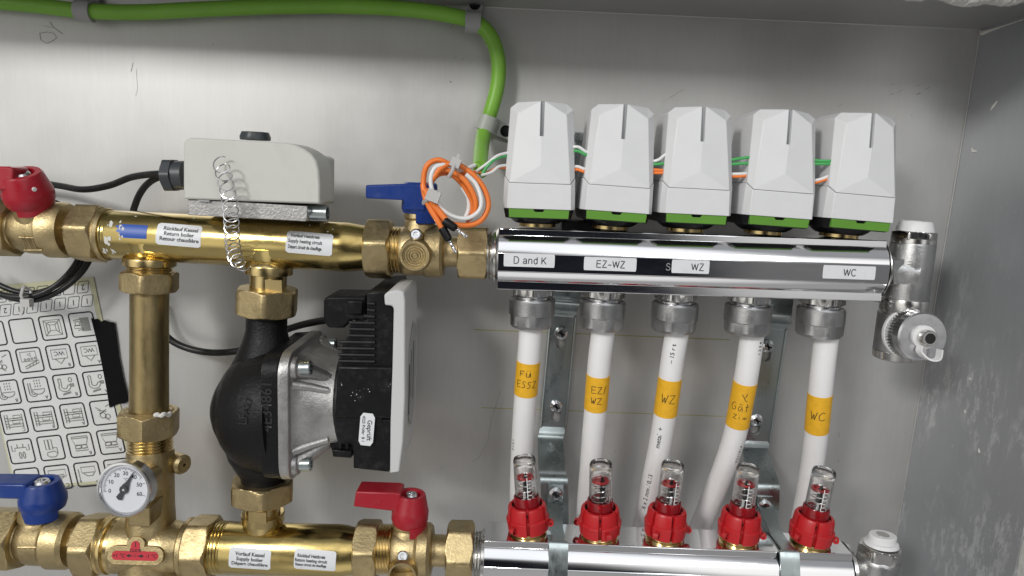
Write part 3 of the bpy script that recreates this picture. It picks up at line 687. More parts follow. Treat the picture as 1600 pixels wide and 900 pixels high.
# --- thermometer tee
ax = Ax((160, 851), (330, 856), YL); av = Ax((235, 700), (236, 850), AX-3, YL)
t = thing('mixing_valve', 'cast brass mixing tee with red adjustment sticker below the thermometer', 'valve', Q(235, 900, YL))
mb = MB(); ax.lathe(mb, [(184, 39), (188, 42), (192, 42), (200, 40), (212, 41), (262, 41), (272, 40), (282, 37), (290, 36)], 56)
av.lathe(mb, [(704, 34), (714, 34.5), (725, 34), (790, 34.5), (815, 36), (835, 38)], 56)
vb = Ax((236, 860), (237, 930), YL); vb.lathe(mb, [(852, 38), (868, 40), (885, 46), (960, 47)], 48)
mb.lathe([(0, 7), (10, 7), (12, 5.5), (12, 1.2), (9, 1)], Q(270, 721, AX+4), V((.9, -.45, 0)), 30)
part('valve_body', mb, M['brass_cast'], t)
mb = MB(); mb.prism([Q(x, y, -99) for x, y in ((200, 793), (234, 793), (234, 823), (200, 823))], (0, 22, 0)); part('boss', mb, M['brass_cast'], t, bevel=.8)
mb = MB(); av.thread(mb, 672, 706, 33, 1.9, .7); part('threaded_end', mb, M['brass_turn'], t)
mb = MB(); ax.lathe(mb, [(163, 43), (168, 44), (171, 42), (174, 43.5), (178, 43.5), (180, 40.5), (183, 42.5), (188, 42)], 60); part('thread_ring', mb, M['brass_turn'], t)
mb = MB(); ax.hex(mb, 131, 166, 43.5, .28, .18); part('union_nut', mb, M['brass_cast'], t)
mb = MB(); ax.lathe(mb, [(290, 42), (293, 45), (299, 45), (301, 43)], 60); ax.hex(mb, 299, 337, 44, .12, .2); part('union_nut', mb, M['brass_cast'], t)
# raised pad and sticker
def tpoly(gr):
    q = []
    q += [(x, y) for x, y in arc(-12.5, -3, 3.2+gr, 90, 270, 8)]; q += arc(12.5, -3, 3.2+gr, -90, 90, 8); q += arc(.2-2, 5.4, 3.3+gr, 0, 180, 8)
    return q
tpad = [(-12.5-0, 0)]
mpx = ax.surf(213, 863, ax.r(213, 42), 0)
def padpoly(g): return arc(-12.6, -2, 3.+g, 95, 265, 8)+arc(12.6, -2, 3.+g, -85, 90, 8)+[(3.2+g, 1.2+g)]+arc(-.4, 4.9, 3.0+g, -10, 190, 10)+[(-4.0-g, 1.+g)]
def solidpad(g, off, m, name, par, lab=None):
    mb = MB(); pl = padpoly(g)
    fr = [mpx(u, v) for u, v in pl]; n = (mpx(0, 0)-ax.at(213)); n = (n-ax.d*n.dot(ax.d)).normalized()
    cen = mpx(0, 0); flat = [p+n*(off-(p-cen).dot(n)) for p in fr]; mb.plate(flat, [], -n*(off+5)); return part(name, mb, m, par, bevel=.0 if g < 1 else 1.2), n, cen
_, n_, cen = solidpad(3.4, 1.2, M['brass_cast'], 'label_pad', t)
stk, n_, cen = solidpad(0, 1.35, M['reds'], 'red_sticker', t)
tg = n_.cross(ax.d); tg = tg if tg.z > 0 else -tg
mp = lambda u, v: cen+ax.d*u+tg*v+n_*1.45
mb = MB(); mb.text('1', 4.6, mp, -.4, 5.2, bold=.06); mb.text('CLICK', 2.8, mp, 0, 1.3, bold=.05); mb.text('+1 °C', 3.4, mp, -10.8, -2.2, bold=.05); mb.text('-1 °C', 3.4, mp, 10.8, -2.0, bold=.05); mb.text('=', 4.2, mp, 0, -2)
for sx in (-1, 1): mb.face([mp(sx*x, -2+y) for x, y in ((2, .4), (3.8, .5), (3.8, 1.2), (6, 0), (3.8, -1.2), (3.8, -.5), (2, -.4))])
part('lettering', mb, M['ink'], stk, fixn=False)
# --- thermometer
g = Q(197, 763, -116); gd = (FW*1.0+X*-.06+Z*.10).normalized()
t = thing('thermometer', 'round dial thermometer in silver bezel on the brass mixing tee', 'thermometer', g)
rr = 44/pxmm(g)
mb = MB(); mb.lathe([(-7, rr*.86), (-6, rr*.95), (0, rr*.97), (2, rr), (3.2, rr*.97), (3.4, rr*.90), (2.0, rr*.845), (1.2, rr*.84)], g, gd, 64); part('bezel', mb, M['steel'], t)
mb = MB(); mb.lathe([(-32, 6), (-6, 6), (-6, 8)], g+Z*-1, gd, 30); part('stem', mb, M['brass_cast'], t)
ga = gd.cross(Z).normalized(); ga = ga if ga.x > 0 else -ga; gb = ga.cross(gd); gb = gb if gb.z > 0 else -gb
mb = MB(); mb.lathe([(1.0, rr*.85), (1.35, rr*.845)], g, gd, 64); face_o = part('dial', mb, M['pale'], t)
mp = lambda u, v: g+ga*u+gb*v+gd*1.45
mb = MB(); ang = lambda T: math.radians(193-T/60*(193+13)-2)
for i in range(61):
    if i > 45 and i % 10: continue
    a = ang(i); L = .10 if i % 5 else .16; r1 = rr*.79
    mb.stroke([(r1*math.cos(a), r1*math.sin(a)), (r1*(1-L)*math.cos(a), r1*(1-L)*math.sin(a))], .28, mp)
for T in (0, 10, 20, 30, 40, 50, 60):
    a = ang(T); mb.text(str(T), 3.6, mp, rr*.56*math.cos(a), rr*.56*math.sin(a), bold=.04)
mb.text('°C', 2.7, mp, .6, rr*.34)
part('scale', mb, M['ink'], face_o, fixn=False)
mp = lambda u, v: g+ga*u+gb*v+gd*2.2
na = ang(37.5); dx, dy = math.cos(na), math.sin(na); nx, ny = -dy, dx
pt = lambda l, w_: mp(rr*(l*dx+w_*nx), rr*(l*dy+w_*ny))
mb = MB(); mb.prism([pt(.82, 0), pt(.3, .06), pt(.12, .13), pt(-.1, .06), pt(-.38, .12), pt(-.43, 0), pt(-.38, -.12), pt(-.1, -.06), pt(.12, -.13), pt(.3, -.06)], gd*.25); mb.lathe([(1.6, rr*.16), (2.9, rr*.15)], g, gd, 24)
part('needle', mb, M['darkgrey'], t); mb = MB(); mb.lathe([(2.9, .9), (3.3, .6)], g, gd, 12); part('pivot', mb, M['steel'], t)

# ================================================================ lower brass tube
ax = Ax((335, 855), (552, 861), YL); r0 = ax.r(440, 39.5)
t = thing('brass_tube', 'lower polished brass tube with two label stickers under the pump', 'pipe', ax.at(440), 'brass distribution tubes')
mb = MB(); ax.lathe(mb, [(352, 38), (357, 39.5), (530, 39.5), (540, 38.5), (548, 36.5), (562, 35)], 72); part('tube', mb, M['brass_pol'], t)
mb = MB(); ax.thread(mb, 333, 358, 40, 2.2, .8); part('threaded_end', mb, M['brass_pol'], t)
small_label(t, ax, 390, 874, 28, 14.4, r0, [('Vorlauf Kessel', 3.1, 0, 3.2, 1.0), ('Supply boiler', 3.1, 0, -.1, 1.0), ('Départ chaudière', 3.1, 0, -3.4, 1.0)], -3)
small_label(t, ax, 492, 876, 28, 14., r0, [('Rücklauf Heizkreis', 2.7, -2.6, 2.6, .85), ('Return heating circuit', 2.8, -2.6, -.4, .8), ('Retour circuit de chauffage', 2.7, -2.6, -3.4, .64)], -3, bold=.02)

# ================================================================ pump
def pump():
    PY = -70
    ax = Ax((335, 628), (520, 626), PY); axd = Ax((335, 640), (520, 638), PY); av = Ax((417, 490), (410, 790), AX, YL)
    t = thing('circulation_pump', 'black heating circulation pump with aluminium flange and light grey control cover', 'pump', Q(415, 790, PY))
    mb = MB(); axd.lathe(mb, [(335, 2), (337, 18), (341, 31), (348, 44), (355, 54), (360, 58), (363, 66), (374, 78), (390, 90), (410, 98), (430, 102), (446, 102), (450, 90), (470, 86)], 72)
    av.lathe(mb, [(492, 31), (500, 31), (515, 31), (535, 36), (560, 46), (580, 56), (600, 60)], 48)
    av.lathe(mb, [(690, 60), (715, 52), (735, 40), (745, 33), (755, 32), (762, 33)], 48)
    part('volute', mb, M['iron'], t)
    P0, u = ax.P, ax.d; _, fa, fb = frame(u); 
    def sq(tpx, half, rad, ph=0): 
        c = ax.at(tpx); h = half/pxmm(c); return [c+Yv*(-a)+Z*b for a, b in rrect(2*h, 2*h, rad/pxmm(c), 5)]
    mb = MB(); mb.ringsweep([sq(440, 90, 30), sq(442, 95, 30), sq(464, 96, 30), sq(466, 95, 30)]); part('rear_flange', mb, M['iron'], t)
    # flat foundry digits on the casting, lighter black painting the light on their relief
    c = Q(420, 640, PY-96/pxmm(ax.at(450)))
    mp = lambda uu, v: V((c.x+uu, PY-96/pxmm(ax.at(450))-.25, c.z+v))
    mb = MB(); mb.text('4E34861', 9.5, mp, -1, 2, 90, bold=.1)
    mp = lambda uu, v: V((Q(384, 640, PY-40).x+uu, PY-101/pxmm(axd.at(432))-.3, c.z+v)); mb.text('LFA27', 7.5, mp, 0, 0, 90, bold=.1)
    part('cast_digits', mb, M['iron_digit'], t, fixn=False)
    mb = MB(); mb.ringsweep([sq(466, 96, 34), sq(467, 98, 34), sq(480, 98, 34), sq(482, 96, 34)])
    def circ(tpx, half, n=24): return None
    rings = []
    for px_, h, rd in ((480, 90, 40), (487, 85, 58), (498, 82, 66), (510, 79, 70), (520, 76, 70), (532, 74, 70), (550, 74, 72)):
        c = ax.at(px_); q = h/pxmm(c); rings.append([c+Yv*(-a)+Z*b for a, b in rrect(2*q, 2*q, min(rd, h*.98)/pxmm(c), 8)])
    mb.ringsweep(rings)
    for sy, sz in ((1, 1), (1, -1), (-1, 1), (-1, -1)):      # ribs out to the bolt corners and bolt bosses
        a = ax.at(480)+Yv*sy*32+Z*sz*32; b_ = ax.at(532)+Yv*sy*20+Z*sz*20
        mb.tube([a, a.lerp(b_, .4)+Yv*sy*-2, b_], lambda q: 7-3*q, 10)
        mb.lathe([(0, 7.5), (6, 7), (7, 6)], ax.at(474)+Yv*sy*32+Z*sz*32, u, 20)
    def rib(p0, z0, p1, z1, r0, r1, d0=0., d1=0.):
        A_, B_ = ax.at(p0)+FW*(90/pxmm(ax.at(p0))-4.2+d0)+Z*z0, ax.at(p1)+FW*(73/pxmm(ax.at(p1))-3.0+d1)+Z*z1
        mb.tube([A_, A_.lerp(B_, .5)+Yv*1.2, B_], lambda q: r0+(r1-r0)*q, 12)
    rib(481, 22, 530, 16, 3.4, 2.2); rib(481, -22, 530, -17, 3.4, 2.2)
    for sz in (1, -.4): mb.tube([ax.at(478)+FW*32+Z*(9*sz), ax.at(505)+FW*28.5+Z*(7*sz), ax.at(540)+FW*26+Z*(6*sz)], 5, 14)
    part('motor_flange', mb, M['alu'], t, sharp=50)
    for sy, sz in ((1, 1), (1, -1), (-1, 1), (-1, -1)):
        mb = MB(); o_ = ax.at(484)+Yv*sy*32+Z*sz*32; mb.lathe([(0, 4.6), (9.6, 4.6), (10.3, 4.1), (10.3, 2.4), (6, 2.2)], o_, u, 24); part('bolt', mb, M['zinc'], t)
    # motor barrel
    mb = MB(); bx = Ax((505, 624), (612, 624), PY)
    bx.lathe(mb, [(534, 60), (534, 70), (540, 75), (544, 80), (606, 82), (612, 82)], 64); part('motor_housing', mb, M['blackp'], t)
    mb = MB()
    mb.prism([Q(x, y, -96) for x, y in ((512, 640), (560, 645), (560, 702), (548, 716), (521, 713), (514, 690))], (0, 20, 0))
    for k in range(3): mb.prism([Q(x+11*k, y, -99) for x, y in ((524, 655), (530, 655), (534, 700), (529, 703))], (0, 4, 0))
    mb.prism([Q(x, y, -99) for x, y in ((519, 703), (550, 706), (548, 716), (520, 714))], (0, 5, 0)); part('cooling_ribs', mb, M['blackp'], t, bevel=.5)
    # control box: black rear, grey front cover
    YF, YB = -104, -32
    mb = MB(); P = lambda x, y, Y=YF: Q(x, y, Y)
    mb.prism([P(*p) for p in ((573, 457), (606, 455), (615, 480), (617, 572), (614, 736), (552, 731), (552, 644), (534, 572), (534, 535), (546, 525), (546, 508), (573, 500))], (0, YB-YF, 0))
    part('control_box', mb, M['blackp'], t, bevel=.8)
    mb = MB(); mb.prism([P(x, y, YF-3) for x, y in ((527, 572), (613, 574), (613, 655), (522, 652))], (0, 8, 0)); part('side_cover', mb, M['blackp'], t, bevel=1.4)
    mb = MB(); mb.prism([P(x, y, YF-1.2) for x, y in ((552, 655), (612, 656), (608, 738), (552, 732))], (0, 8, 0)); part('lower_cover', mb, M['blackp'], t, bevel=.8)
    mb = MB()
    for k in range(10):
        y = 474+k*10; x0 = 574 if k < 2 else (569 if k < 3 else (546 if k < 6 else 529)); a, b_ = P(x0, y, YF-.6), P(586, y+1, YF-.6); mb.tube([a, b_], 1.1, 8)
    part('fins', mb, M['blackp'], t)
    mb = MB(); mb.prism([P(x, y, -92) for x, y in ((505, 468), (512, 463), (572, 464), (572, 500), (548, 501), (538, 513), (512, 513), (505, 500))], (0, 30, 0)); cn = part('connector', mb, M['blackp'], t, bevel=1.5)
    mb = MB(); mb.prism([P(x, y, -94) for x, y in ((542, 470), (567, 471), (566, 492), (543, 491))], (0, 5, 0)); part('latch', mb, M['blackp'], cn, bevel=.8)
    # grey front cover
    mb = MB(); rim = [(600, 461), (606, 456), (622, 453), (631, 456), (633, 470), (633, 620), (630, 690), (624, 738), (609, 740), (610, 660), (613, 572), (615, 482), (612, 478), (601, 477)]
    YF2 = -108
    mb.prism([Q(x, y, YF2) for x, y in rim], (0, 52, 0)); cv = part('front_cover', mb, M['coverw'], t, bevel=1.4)
    xr = Q(633, 560, YF2).x+.15; xm = (YF2-4)
    fp = [(-90, 30), (-76, 46), (-64, 40), (-60, 0), (-64, -40), (-78, -52), (-90, -42), (-98, -20), (-100, 0), (-98, 16)]
    zc = Q(641, 600, YF2).z
    mb = MB(); mb.prism([V((xr, y, zc+z*.72)) for y, z in fp], (.4, 0, 0)); dp = part('display_panel', mb, M['slot'], cv)
    mb = MB(); mp = lambda uu, v: V((xr+.5, -80+uu, zc+v)); mb.stroke([(-12, 8), (-12, -26)], 4, mp); mb.stroke([(-5, 16), (-5, -16)], 2, mp); mb.stroke([(5, 20), (5, -20)], 3, mp)
    part('display_print', mb, M['blackp'], dp, fixn=False)
    mb = MB(); mb.stroke([(-12, -34), (-11, -29)], 2, mp); part('status_mark', mb, M['green'], dp, fixn=False)
    # sticker
    mp = planemap(573, 671, YF-3.4, -4); mp3 = planemap(573, 671, YF-3.6, -4)
    lb = part('label', patch(MB(), 9.2, 21.5, 1.6, lambda u_, v: mp(u_, v), 2, 8), M['paper'], t, fixn=False)
    mb = MB(); mb.text('Geprüft', 4.3, mp3, 1.6, -.5, -88, bold=.02); mb.text('4325 Prüfer  B 1', 2.6, mp3, -2.2, 0, -88, bold=.02); part('lettering', mb, M['ink'], lb, fixn=False)
    mb = MB(); rnd = random.Random(12)
    for px, py, n in ((556, 617, 7), (565, 604, 5), (608, 605, 2), (526, 600, 3)):
        for k in range(n):
            p = Q(px+rnd.gauss(0, 5), py+rnd.gauss(0, 5), YF-3.1); q = rnd.uniform(.1, .35); mb.lathe([(0, q), (.1, q*.5)], p, FW, 6)
    part('paint_specks', mb, M['wwhite'], t)
    # unions above and below
    mb = MB(); av2 = Ax((420, 412), (417, 500), AX)
    av2.lathe(mb, [(407, 30), (413, 36), (415, 36.5), (427, 36.5), (428, 33), (429, 28), (470, 28)], 56); part('union_tail', mb, M['brass_turn'], t)
    mb = MB(); mb.box(Q(428, 449, AX-11.2), (5.5, 1, 5)); part('key_flat', mb, M['brass_turn'], t)
    mb = MB(); av2.hex(mb, 450, 491, 43, .2, .14); part('union_nut', mb, M['brass_cast'], t)
    av3 = Ax((411, 750), (411, 835), YL+3)
    mb = MB(); av3.hex(mb, 748, 779, 44.5, .28, .16); part('union_nut', mb, M['brass_cast'], t)
    mb = MB(); av3.lathe(mb, [(770, 26), (800, 26), (800, 31), (801, 32.5), (812, 32.5), (813, 30), (835, 28)], 56); part('union_tail', mb, M['brass_turn'], t)
    mb = MB(); mb.box(Q(403, 808, YL-10.4), (6, 1, 4)); part('key_flat', mb, M['brass_turn'], t)
pump()

# ================================================================ thermostat box on the tube
def thermostat():
    t = thing('thermostat_box', 'pale grey pipe thermostat box clamped on the upper brass tube', 'thermostat', Q(395, 340, AX))
    YF = -103
    def rc(pts, Y): return [Q(x, y, Y) for x, y in pts]
    # front outline with a big round shoulder at the right
    a = [(286, 311), (286, 226), (288, 219), (296, 215)]; b_ = [(445, 223), (460, 226), (474, 232), (486, 240), (494, 251), (498, 265), (500, 290), (500, 319)]
    mb = MB(); mb.prism(rc(a+b_, YF), (0, 30, 0)); part('housing', mb, M['offwhite'], t, bevel=1.3)
    mb = MB(); q = [(440, 228), (480, 240), (500, 243), (507, 247), (507, 320), (300, 310), (300, 225)]; mb.prism(rc(q, YF+25), (0, 26, 0)); part('rear_housing', mb, M['offwhite'], t, bevel=1.2)
    mb = MB(); mb.prism(rc([(293, 311), (480, 322), (480, 341), (477, 346), (294, 336)], YF+3), (0, 48, 0)); part('base_plate', mb, M['alu'], t, bevel=.4)
    mb = MB(); a, b2 = Q(478, 332, YF+12), Q(512, 333, YF+12); mb.lathe([(0, 5), ((b2-a).length, 5), ((b2-a).length, 4), (2, 4)], a, b2-a, 24); part('clamp_hook', mb, M['zinc'], t)
    mb = MB(); mb.prism(rc([(309, 312), (327, 313), (327, 315.5), (309, 314.5)], YF+1), (0, 4, 0)); part('catch', mb, M['greyclip'], t)
    mb = MB(); mb.lathe([(0, 9.2), (2, 9.4, 8.9), (5, 8.2, 8.0), (5, .1)], Q(399, 219, -80), Z, 72); part('blanking_plug', mb, M['darkgrey'], t)
    a, b2 = Q(288, 274, -76), Q(258, 274, -76); d = b2-a; L = d.length
    mb = MB(); mb.lathe([(-1, 9.2), (L*.45, 9.2), (L*.45, 10.6, 9.8), (L*.9, 10.8, 9.8), (L, 8.4)], a, d, 72); gl = part('cable_gland', mb, M['darkgrey'], t)
    path = QP([(344, 253, -110), (349, 270, -112), (356, 300, -112), (360, 325, -112), (362, 352, -104), (363, 378, -96), (367, 400, -88), (374, 412, -82), (384, 417, -78)], 10)
    cum = [0]
    for i in range(1, len(path)): cum.append(cum[-1]+(path[i]-path[i-1]).length)
    pts = []; nl = 16; n = nl*24
    for i in range(n+1):
        s_ = cum[-1]*i/n; k = max(j for j in range(len(cum)) if cum[j] <= s_+1e-9); k = min(k, len(path)-2); f = (s_-cum[k])/max(cum[k+1]-cum[k], 1e-6); p = path[k].lerp(path[k+1], min(f, 1))
        th = 2*PI*nl*i/n+1.0; rd = 4.5*(1 if i < n*.85 else 1-.25*(i/n-.85)/.15); pts.append(p+X*rd*math.cos(th)+(Z*.80+Yv*.5)*rd*math.sin(th))
    part('tension_spring', MB().tube(pts, .42, 7), M['steel'], t)
thermostat()
# ================================================================ manifolds
def section(sgn=1):
    q = [(9, 20), (13.2, 20), (13.9, 19.5), (14.1, 15.4)]
    for i in range(0, 8): th = math.radians(47-i*4.8); q.append((20.8*math.cos(th)+.6, 20.8*math.sin(th)))
    q += [(21.2, 4.6), (21.2, -7.0)]
    for i in range(0, 6): th = math.radians(-21-i*4.6); q.append((20.8*math.cos(th)+.5, 20.8*math.sin(th)))
    q += [(14.8, -14.4), (15.2, -19.6), (14, -20.2)]
    return q+[(-f, z) for f, z in q[::-1]]
def bar(ax, p0, p1):
    d = ax.d; up = (Z-d*Z.dot(d)).normalized(); mb = MB(); a, b = ax.at(p0), ax.at(p1)
    return mb.ringsweep([[c+FW*f+up*z for f, z in section()] for c in (a, b)])
UA = Ax((778, 400.5), (1385, 420), AX)
t = thing('upper_manifold', 'chrome upper manifold bar with name labels D and K, EZ-WZ, WZ and WC', 'manifold', UA.at(1080), 'chrome manifold bars')
part('bar', bar(UA, 779, 1364), M['chrome'], t, sharp=14, bevel=.35)
mb = MB(); UA.lathe(mb, [(760, 33), (762, 38), (764, 36.5), (767, 39), (769, 37), (772, 41.5), (775, 42), (777, 44), (781, 45.5)], 56); part('threaded_end', mb, M['nickel'], t)
mb = MB(); UA.lathe(mb, [(1361, 46.5), (1368, 46.5), (1368, 40)], 60); part('seal_ring', mb, M['blackp'], t)
mb = MB(); UA.lathe(mb, [(1363, 45), (1370, 46), (1372, 43), (1375, 30)], 60); part('end_cap', mb, M['nickel'], t)
upU = (Z-UA.d*Z.dot(UA.d)).normalized()
def flatmap(ax, px, dz, off):
    o = ax.at(px)+upU*dz+FW*(21.2+off); return lambda u, v: o+ax.d*u+upU*v
SF = {'D': [[(0, 0), (0, 1), (.35, 1)]+[(.35+.33*math.sin(a_), .5+.5*math.cos(a_)) for a_ in [PI*k/8 for k in range(1, 8)]]+[(.35, 0), (0, 0)]],
      'a': [[(.04, .54), (.12, .68), (.3, .73), (.48, .66), (.5, .5), (.5, .12), (.58, .01)], [(.5, .42), (.2, .36), (.04, .26), (.04, .1), (.18, -.01), (.36, .02), (.5, .18)]],
      'n': [[(0, 0), (0, .72)], [(0, .5), (.1, .66), (.28, .73), (.44, .66), (.48, .5), (.48, 0)]], 'd': [[(.5, 1), (.5, 0)]+[], [(.5, .52), (.4, .69), (.24, .73), (.08, .6), (.02, .36), (.08, .12), (.24, -.01), (.4, .04), (.5, .2)]],
      'K': [[(0, 0), (0, 1)], [(.6, 1), (0, .36)], [(.2, .58), (.64, 0)]], 'E': [[(.6, 1), (0, 1), (0, 0), (.62, 0)], [(0, .53), (.56, .53)]], 'Z': [[(.03, 1), (.62, 1), (0, 0), (.66, 0)]],
      'W': [[(0, 1), (.24, 0), (.48, .98), (.72, 0), (.96, 1)]], 'C': [[(.35+.35*math.cos(a_), .5+.51*math.sin(a_)) for a_ in [math.radians(40+28*k) for k in range(11)]]], '-': [[(0, .38), (.5, .38)]], ' ': [], 'S': [[(.56, .8), (.42, .98), (.2, 1), (.05, .85), (.08, .64), (.3, .54), (.52, .42), (.6, .22), (.48, .03), (.26, -.01), (.08, .04), (0, .22)]]}
SW = {'D': .92, 'a': .82, 'n': .76, 'd': .78, 'K': .8, 'E': .82, 'Z': .84, 'W': 1.16, 'C': .9, '-': .68, ' ': .42, 'S': .8}
def sans(mb, tx, h_, mp, cx, cy, wd):
    W_ = sum(SW[c] for c in tx)*h_; x = cx-W_/2
    for c in tx:
        for st_ in SF[c]: mb.stroke([(x+(p+.08)*h_, cy+(q-.5)*h_) for p, q in st_], wd, mp)
        x += SW[c]*h_
def name_label(px, dz, wd, tx, tcx=0, xs=1.):
    lb = part('name_label', patch(MB(), wd, 8.6, .3, flatmap(UA, px, dz, .12), 1, 6), M['paper'], t, fixn=False)
    mb = MB(); sans(mb, tx, 4.3, flatmap(UA, px, dz, .2), tcx, -.1, .58); part('lettering', mb, M['ink'], lb, fixn=False)
name_label(826, .5, 32.5, 'D and K', .6, 1.02); name_label(947, -.3, 33.5, 'EZ-WZ', .5, 1.05); name_label(1067, -.3, 24, 'WZ', 4.6); name_label(1304, -.7, 33.5, 'WC', .6, 1.)
mb = MB(); sans(mb, 'S', 4.3, flatmap(UA, 1034, -.6, .15), 0, -.2, .45); part('lettering', mb, M['greyclip'], t, fixn=False)
# lower manifold
P_ = Q(757, 845, YL-14.2); zt = P_.z-20
P2_ = Q(1333, 867, YL-14.2)
a_, b_ = V((P_.x, YL, P_.z-20)), V((P2_.x, YL, P2_.z-20))
pa, pb = proj(a_), proj(b_)
LA = Ax(pa, pb, YL); LA.P, LA.Q = a_, b_; LA.d = (b_-a_).normalized(); LA.L = (b_-a_).length
t = thing('lower_manifold', 'chrome lower manifold bar carrying the five red-capped flow meters', 'manifold', LA.at(1050), 'chrome manifold bars')
d_ = LA.d; upL = (Z-d_*Z.dot(d_)).normalized()
mb = MB(); mb.ringsweep([[c+FW*f+upL*z for f, z in section()] for c in (a_, b_)]); part('bar', mb, M['chrome'], t, sharp=14, bevel=.35)
mb = MB(); mb.lathe([(-9, 15), (-8, 17), (-7, 16), (-6, 17.6), (-5, 16.4), (-4, 18.2), (-3, 17), (-2, 18.8), (1, 19.2)], a_, d_, 56); part('threaded_end', mb, M['nickel'], t)
mb = MB(); mb.lathe([(-1, 19.9), (1.6, 19.9), (1.6, 17)], b_, d_, 60); part('seal_ring', mb, M['blackp'], t)
mb = MB(); mb.lathe([(1.4, 19), (4, 19.4), (5, 18), (6, 13), (16, 9)], b_, d_, 60); part('end_cap', mb, M['nickel'], t)

# ================================================================ thermal actuators
ring_px = [(840, 356), (956, 360), (1077, 364), (1199, 368), (1319, 373)]
top_px = [(848.5, 158), (978, 163), (1100.6, 166.5), (1234, 171), (1362, 177)]
def actuator(loc):
    t = thing('thermal_actuator', '', 'actuator', loc, 'thermal actuators on the upper manifold')
    L = V(loc); g = lambda x, f, z: L+V((x, -f, z))
    vs = []; idx = {}
    def v(n, x, f, z): idx[n] = len(vs); vs.append(g(x, f, z*.975+11))
    for s, c in ((-1, 'L'), (1, 'R')):
        v('T'+c, s*15.6, 11, 68); v('P'+c, s*1.25, 21.2, 68); v('S'+c, s*20, 12.5, 64.2); v('A'+c, s*15.2, 18.8, 60.3)
        v('B'+c, s*19.0, 25.6, 16.3); v('D'+c, s*21.8, 20.5, 20.5); v('s'+c, s*1.25, 24.0, 46); v('q'+c, s*1.25, 20.6, 46); v('p'+c, s*1.25, 19.2, 68)
        v('bT'+c, s*15.6, -16, 68); v('bS'+c, s*20, -19, 64); v('bD'+c, s*21.8, -22, 20.5); v('d'+c, s*21.6, 12, 20.5)
    v('C', 0, 24.9, 27.5); v('M', 0, 25.0, 46)
    F_ = []
    def f(*n): F_.append([idx[k] for k in n])
    f('TL', 'PL', 'AL'); f('TL', 'AL', 'SL'); f('AR', 'PR', 'TR'); f('AR', 'TR', 'SR')
    f('AL', 'PL', 'sL', 'M', 'C', 'BL'); f('AR', 'BR', 'C', 'M', 'sR', 'PR'); f('BL', 'C', 'BR')
    f('SL', 'AL', 'BL', 'DL'); f('SR', 'DR', 'BR', 'AR')
    f('PL', 'pL', 'qL', 'sL'); f('PR', 'sR', 'qR', 'pR'); f('sL', 'qL', 'qR', 'sR', 'M')
    f('TL', 'bTL', 'bTR', 'TR', 'PR', 'pR', 'pL', 'PL')
    f('TL', 'SL', 'bSL', 'bTL'); f('TR', 'bTR', 'bSR', 'SR'); f('SL', 'DL', 'bDL', 'bSL'); f('SR', 'bSR', 'bDR', 'DR')
    f('bTL', 'bSL', 'bDL', 'bDR', 'bSR', 'bTR'); f('BL', 'BR', 'DR', 'bDR', 'bDL', 'DL')
    part('cap', MB().mesh(vs, F_), M['white'], t, bevel=.35, sharp=5)
    mb = MB(); mb.mesh([g(-1.25, 19.3, 77.2), g(1.25, 19.3, 77.2), g(1.25, 20.7, 55.9), g(-1.25, 20.7, 55.9)], [(0, 1, 2, 3)]); part('status_window', mb, M['slot'], t, fixn=False)
    # skirt with the split line following the cap
    sk = [(-22.2, -22), (-22.2, 20.2), (-19.3, 25.4), (19.3, 25.4), (22.2, 20.2), (22.2, -22)]
    sb = [(-22.8, -22), (-22.8, 20.4), (-20.0, 26.0), (20.0, 26.0), (22.8, 20.4), (22.8, -22)]
    ztop = [15.7, 15.7, 11.5, 11.5, 15.7, 15.7]
    part('skirt', MB().ringsweep([[g(x, f_, 11) for x, f_ in sb], [g(x, f_, 15+z) for (x, f_), z in zip(sk, ztop)]]), M['white'], t, bevel=.3)
    # black base tray, cone, green latch, brass ring
    mb = MB(); o1 = [(-22.3, -21), (-22.3, 19.6), (-19.5, 24), (19.5, 24), (22.3, 19.6), (22.3, -21)]; o2 = [(x*.94, f_*.92) for x, f_ in o1]
    mb.ringsweep([[g(x, f_, 4.8) for x, f_ in o2], [g(x, f_, 11.2) for x, f_ in o1]]); part('base_tray', mb, M['blackp'], t, bevel=.4)
    mb = MB(); gp = [(-19, 11), (-3.6, 11), (-2.6, 9.2), (2.6, 9.2), (3.6, 11), (19, 11), (18.6, 5.4), (-18.6, 5.4)]
    mb.prism([g(x, 25.2, z) for x, z in gp], (0, 3, 0)); part('latch', mb, M['green'], t, bevel=.25)
    mb = MB(); n = 16; rg = []
    for z, r, k in ((1.0, 12.5, 0), (1.4, 14.5, 0), (3, 16.5, .5), (5, 18.5, .7)):
        rg.append([g((r+(k if j % 2 else -k))*math.cos(2*PI*j/48), (r+(k if j % 2 else -k))*math.sin(2*PI*j/48), z) for j in range(48)])
    mb.ringsweep(rg); part('mounting_cone', mb, M['blackp'], t, sharp=60)
    mb = MB(); mb.lathe([(-1, 11.5), (-1, 12.2), (1.0, 12.2), (1.3, 11.4)], L, Z, 48); part('brass_ring', mb, M['brass_turn'], t)
    return t
proto = None
alab = ['white angular thermal actuator above the D and K label, first beside the orange wire coil', 'white angular thermal actuator above the EZ-WZ label, second along the manifold', 'white angular thermal actuator in the middle of the five, above the WZ label',
        'white angular thermal actuator between the middle one and the WC one', 'white angular thermal actuator above the WC label at the right end']
ACT = []
